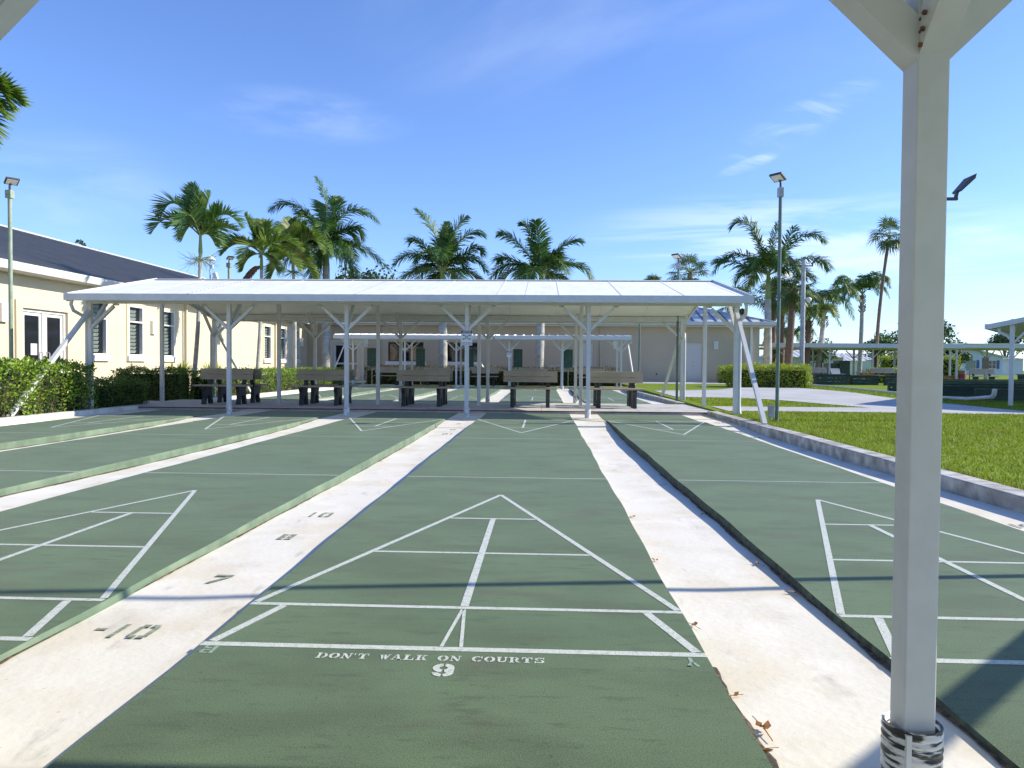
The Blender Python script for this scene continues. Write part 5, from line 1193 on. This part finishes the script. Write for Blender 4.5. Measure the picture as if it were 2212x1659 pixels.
# pvc drain pipe lying along the alleys
T = thing('drain_pipe', 'white plastic drain pipe lying along the grass to the shelter post', 'pipe', (0, 0, 0))
MB().tube([(13.3, 33.8, .23), (13.15, 29, .2), (12.95, 24.5, .17), (12.8, 21, .14), (12.7, 19.4, .17), (12.62, 18.1, .28)], .055, 10).build('pipe', M_pvc, T); MB().tube([(12.62, 18.1, .28), (12.6, 17.98, .36), (12.6, 17.96, .5)], .062, 10).build('elbow', M_pvc, T); MB().box(13.2, 13.4, 33.8, 33.95, .2, .36).build('end_cap', M_pvc, T)
# utility boxes
T = thing('utility_box', 'big dark green utility cabinet behind the white chair', 'utility box', (19.05, 45, .22)); MB().box(-.62, .0, 0, .9, 0, 1.15).build('low_cabinet', M_boxG, T, bevel=.02); MB().box(.001, .68, -.1, .9, 0, 1.32).build('tall_cabinet', M_boxG, T, bevel=.02); MB().box(-.58, -.1, -.02, .0, .3, .34).build('handle', M_boxG, T)
T = thing('meter_box', 'tan utility box beside the leaning palm trunk', 'utility box', (17.0, 45, .22)); MB().box(-.18, .18, 0, .3, .2, 1.2).build('cabinet', M_boxT, T); MB().box(-.2, .2, -.02, .32, 1.2, 1.24).build('lid', M_boxT, T)
# white chair
T = thing('patio_chair', 'white strapped patio chair standing on the grass by the alleys', 'chair', (15.6, 36.3, .2), R(12)); q = MB()
for s in (-1, 1): q.tube([(s*.26, -.25, 0), (s*.26, -.25, .55), (s*.26, .1, .55)], .014, 6); q.tube([(s*.24, .3, 0), (s*.24, .1, .38), (s*.24, .28, .82)], .014, 6)
q.tube([(-.24, .28, .82), (.24, .28, .82)], .014, 6); q.build('frame', M_white, T)
q = MB()
for k in range(9): t = k/9; q.box(-.24, .24, .12+.15*t, .13+.15*t, .44+.36*t, .475+.36*t)
q.build('backrest', M_white, T); q = MB()
for k in range(7): q.box(-.24, .24, -.25+.05*k, -.215+.05*k, .385, .395)
q.build('seat', M_white, T)
# wooden benches by the alleys
for i, (x, y, lab) in enumerate(((14.85, 37.2, 'weathered bench by the alleys left of the white chair'), (24.2, 38.2, 'grey bench right of the nearest post beyond the alleys'), (18.9, 38.2, 'grey bench beyond the red crate'))):
    copy_tree(b0, (x, y, .2), 0, lab, 'benches beyond the bowling alleys')
# sign boards on posts
for x, y, w_, z0, z1, lab, m_ in ((25.3, 40.2, .36, 1.05, 1.72, 'brown board on a post before the pale blue house', M_wood), (24.6, 40.4, .5, .98, 1.5, 'grey board on a post left of the brown one', M_boxT)):
    T = thing('sign_board', lab, 'sign', (x, y, .2)); MB().box(-w_/2, w_/2, -.03, .0, z0-.2, z1-.2).build('board', m_, T); MB().tube([(0, .04, 0), (0, .04, z1-.12)], .035, 8).build('post', M_wood, T)
# flowers
for x, y, lab in ((17.2, 46.2, 'orange flowering plant at the foot of the leaning palm'), (21.2, 45.5, 'orange flowering plant behind the hedge right of the utility cabinet')):
    T = thing('flowering_plant', lab, 'plant', (x, y, .22)); q = MB(); r = random.Random(int(x))
    for k in range(260):
        p = Vector((r.gauss(0, .32), r.gauss(0, .2), .5+r.gauss(0, .14))); d = Vector((r.gauss(0, 1), r.gauss(0, 1), r.gauss(0, 1))).normalized()*.09; t = d.cross(Vector((0, 0, 1)))*.5; q.add([p-d, p+t, p+d, p-t], ((0, 1, 2, 3),))
    q.build('flowers', M_flower, T); q = MB()
    for k in range(30): q.tube([(r.gauss(0, .2), r.gauss(0, .1), 0), (r.gauss(0, .3), r.gauss(0, .2), .5)], .01, 3, cap=False)
    q.build('stems', M_leafD, T)

# ---------------------------------------------------------------- fallen leaves
leafp = [(.975, 2.69, 'beside the nearest right joint above the 8 line'), (.95, 1.44, 'at the court edge halfway up the triangle'), (.95, .38, 'at the court edge near the 7 line'), (.93, -.28, 'in the dirt joint near the bottom right'), (.975, -.50, 'on the pale gutter in front of the nearest post'), (1.50, 1.40, 'against the dark court edge in shade, nearer one'), (1.505, 2.83, 'against the dark court edge in shade, farther one'), (1.51, .86, 'in the shaded edge joint beside the right court'), (-3.40, 3.62, 'brown one on the gutter at the far left'), (-1.53, 5.75, 'at the foot of the green edge far up the left gutter'), (.93, -.62, 'in the joint at the very bottom right')]
for k, (x, y, lab) in enumerate(leafp):
    r = random.Random(k*3+1); T = thing('dry_leaf', 'curled dry leaf '+lab, 'dry leaf', (x, y, gutter_z(y, -1.98)+.004), r.uniform(0, 6), 'fallen dry leaves'); q = MB()
    for j in range(5):
        a = r.uniform(-.6, .6)+(math.pi if j > 2 else 0); p = Vector((r.uniform(-.01, .01), r.uniform(-.01, .01), .004)); d = Vector((math.cos(a), math.sin(a), r.uniform(.1, .5)))*.022; t = Vector((-math.sin(a), math.cos(a), r.uniform(-.4, .4)))*.007
        q.add([p, p+d*.5+t, p+d, p+d*.5-t], ((0, 1, 2, 3),))
    q.tube([(-.045, .0, .003), (0, .004, .006), (.05, .012, .004)], .0012, 4); q.build('blades', M_leafdry, T); T.scale = (1.5, 1.5, 1.4) if k == 4 else (1, 1, 1)

# ---------------------------------------------------------------- grass
r = random.Random(99); gb = MB()
def in_path(x, y):
    if x < 4.24: return True
    if 13.85 < y < 15.75 and x < 12: return True
    return False
def blades(n_, x0, x1, y0, y1, h_, test=lambda x, y: True, bias=1.):
    k = 0
    while k < n_:
        x = r.uniform(x0, x1); y = y0+(y1-y0)*r.random()**bias; k += 1
        if not test(x, y): continue
        z = gh(x, y)-.004; a = r.uniform(0, 6.283); h = h_*r.uniform(.5, 1.3); w_ = .0045*(1+y*.09); lx_, ly_ = r.gauss(0, .5)*h, r.gauss(0, .5)*h
        c, s = math.cos(a)*w_, math.sin(a)*w_
        gb.add([(x-c, y-s, z), (x+c, y+s, z), (x+lx_, y+ly_, z+h)], ((0, 1, 2),))
blades(95000, 4.22, 12.5, 2.2, 13.9, .042, lambda x, y: x-4.2 < 1.02*(y+2.4)*.9 and y < 13.9+(0 if x < 8 else -.1), 1.3)
blades(9000, 4.5, 8.2, 15.7, 20.2, .04, lambda x, y: x < 8.2-(y-15.8)*.42)
blades(3500, 4.16, 4.30, 2.2, 13.8, .05)
blades(9000, 11.6, 13.1, 15., 33, .05)
blades(5000, -11.85, -9.8, 17.5, 24, .05)
gb.build('grass', M_blade, kind='stuff')
mb = MB(); r2 = random.Random(4)
MB().box(-9.5, -9.13, -8, 13.0, -.1, .02).build('mulch_bed', M_mulch, kind='structure')
sc.render.resolution_x = 1024; sc.render.resolution_y = 768
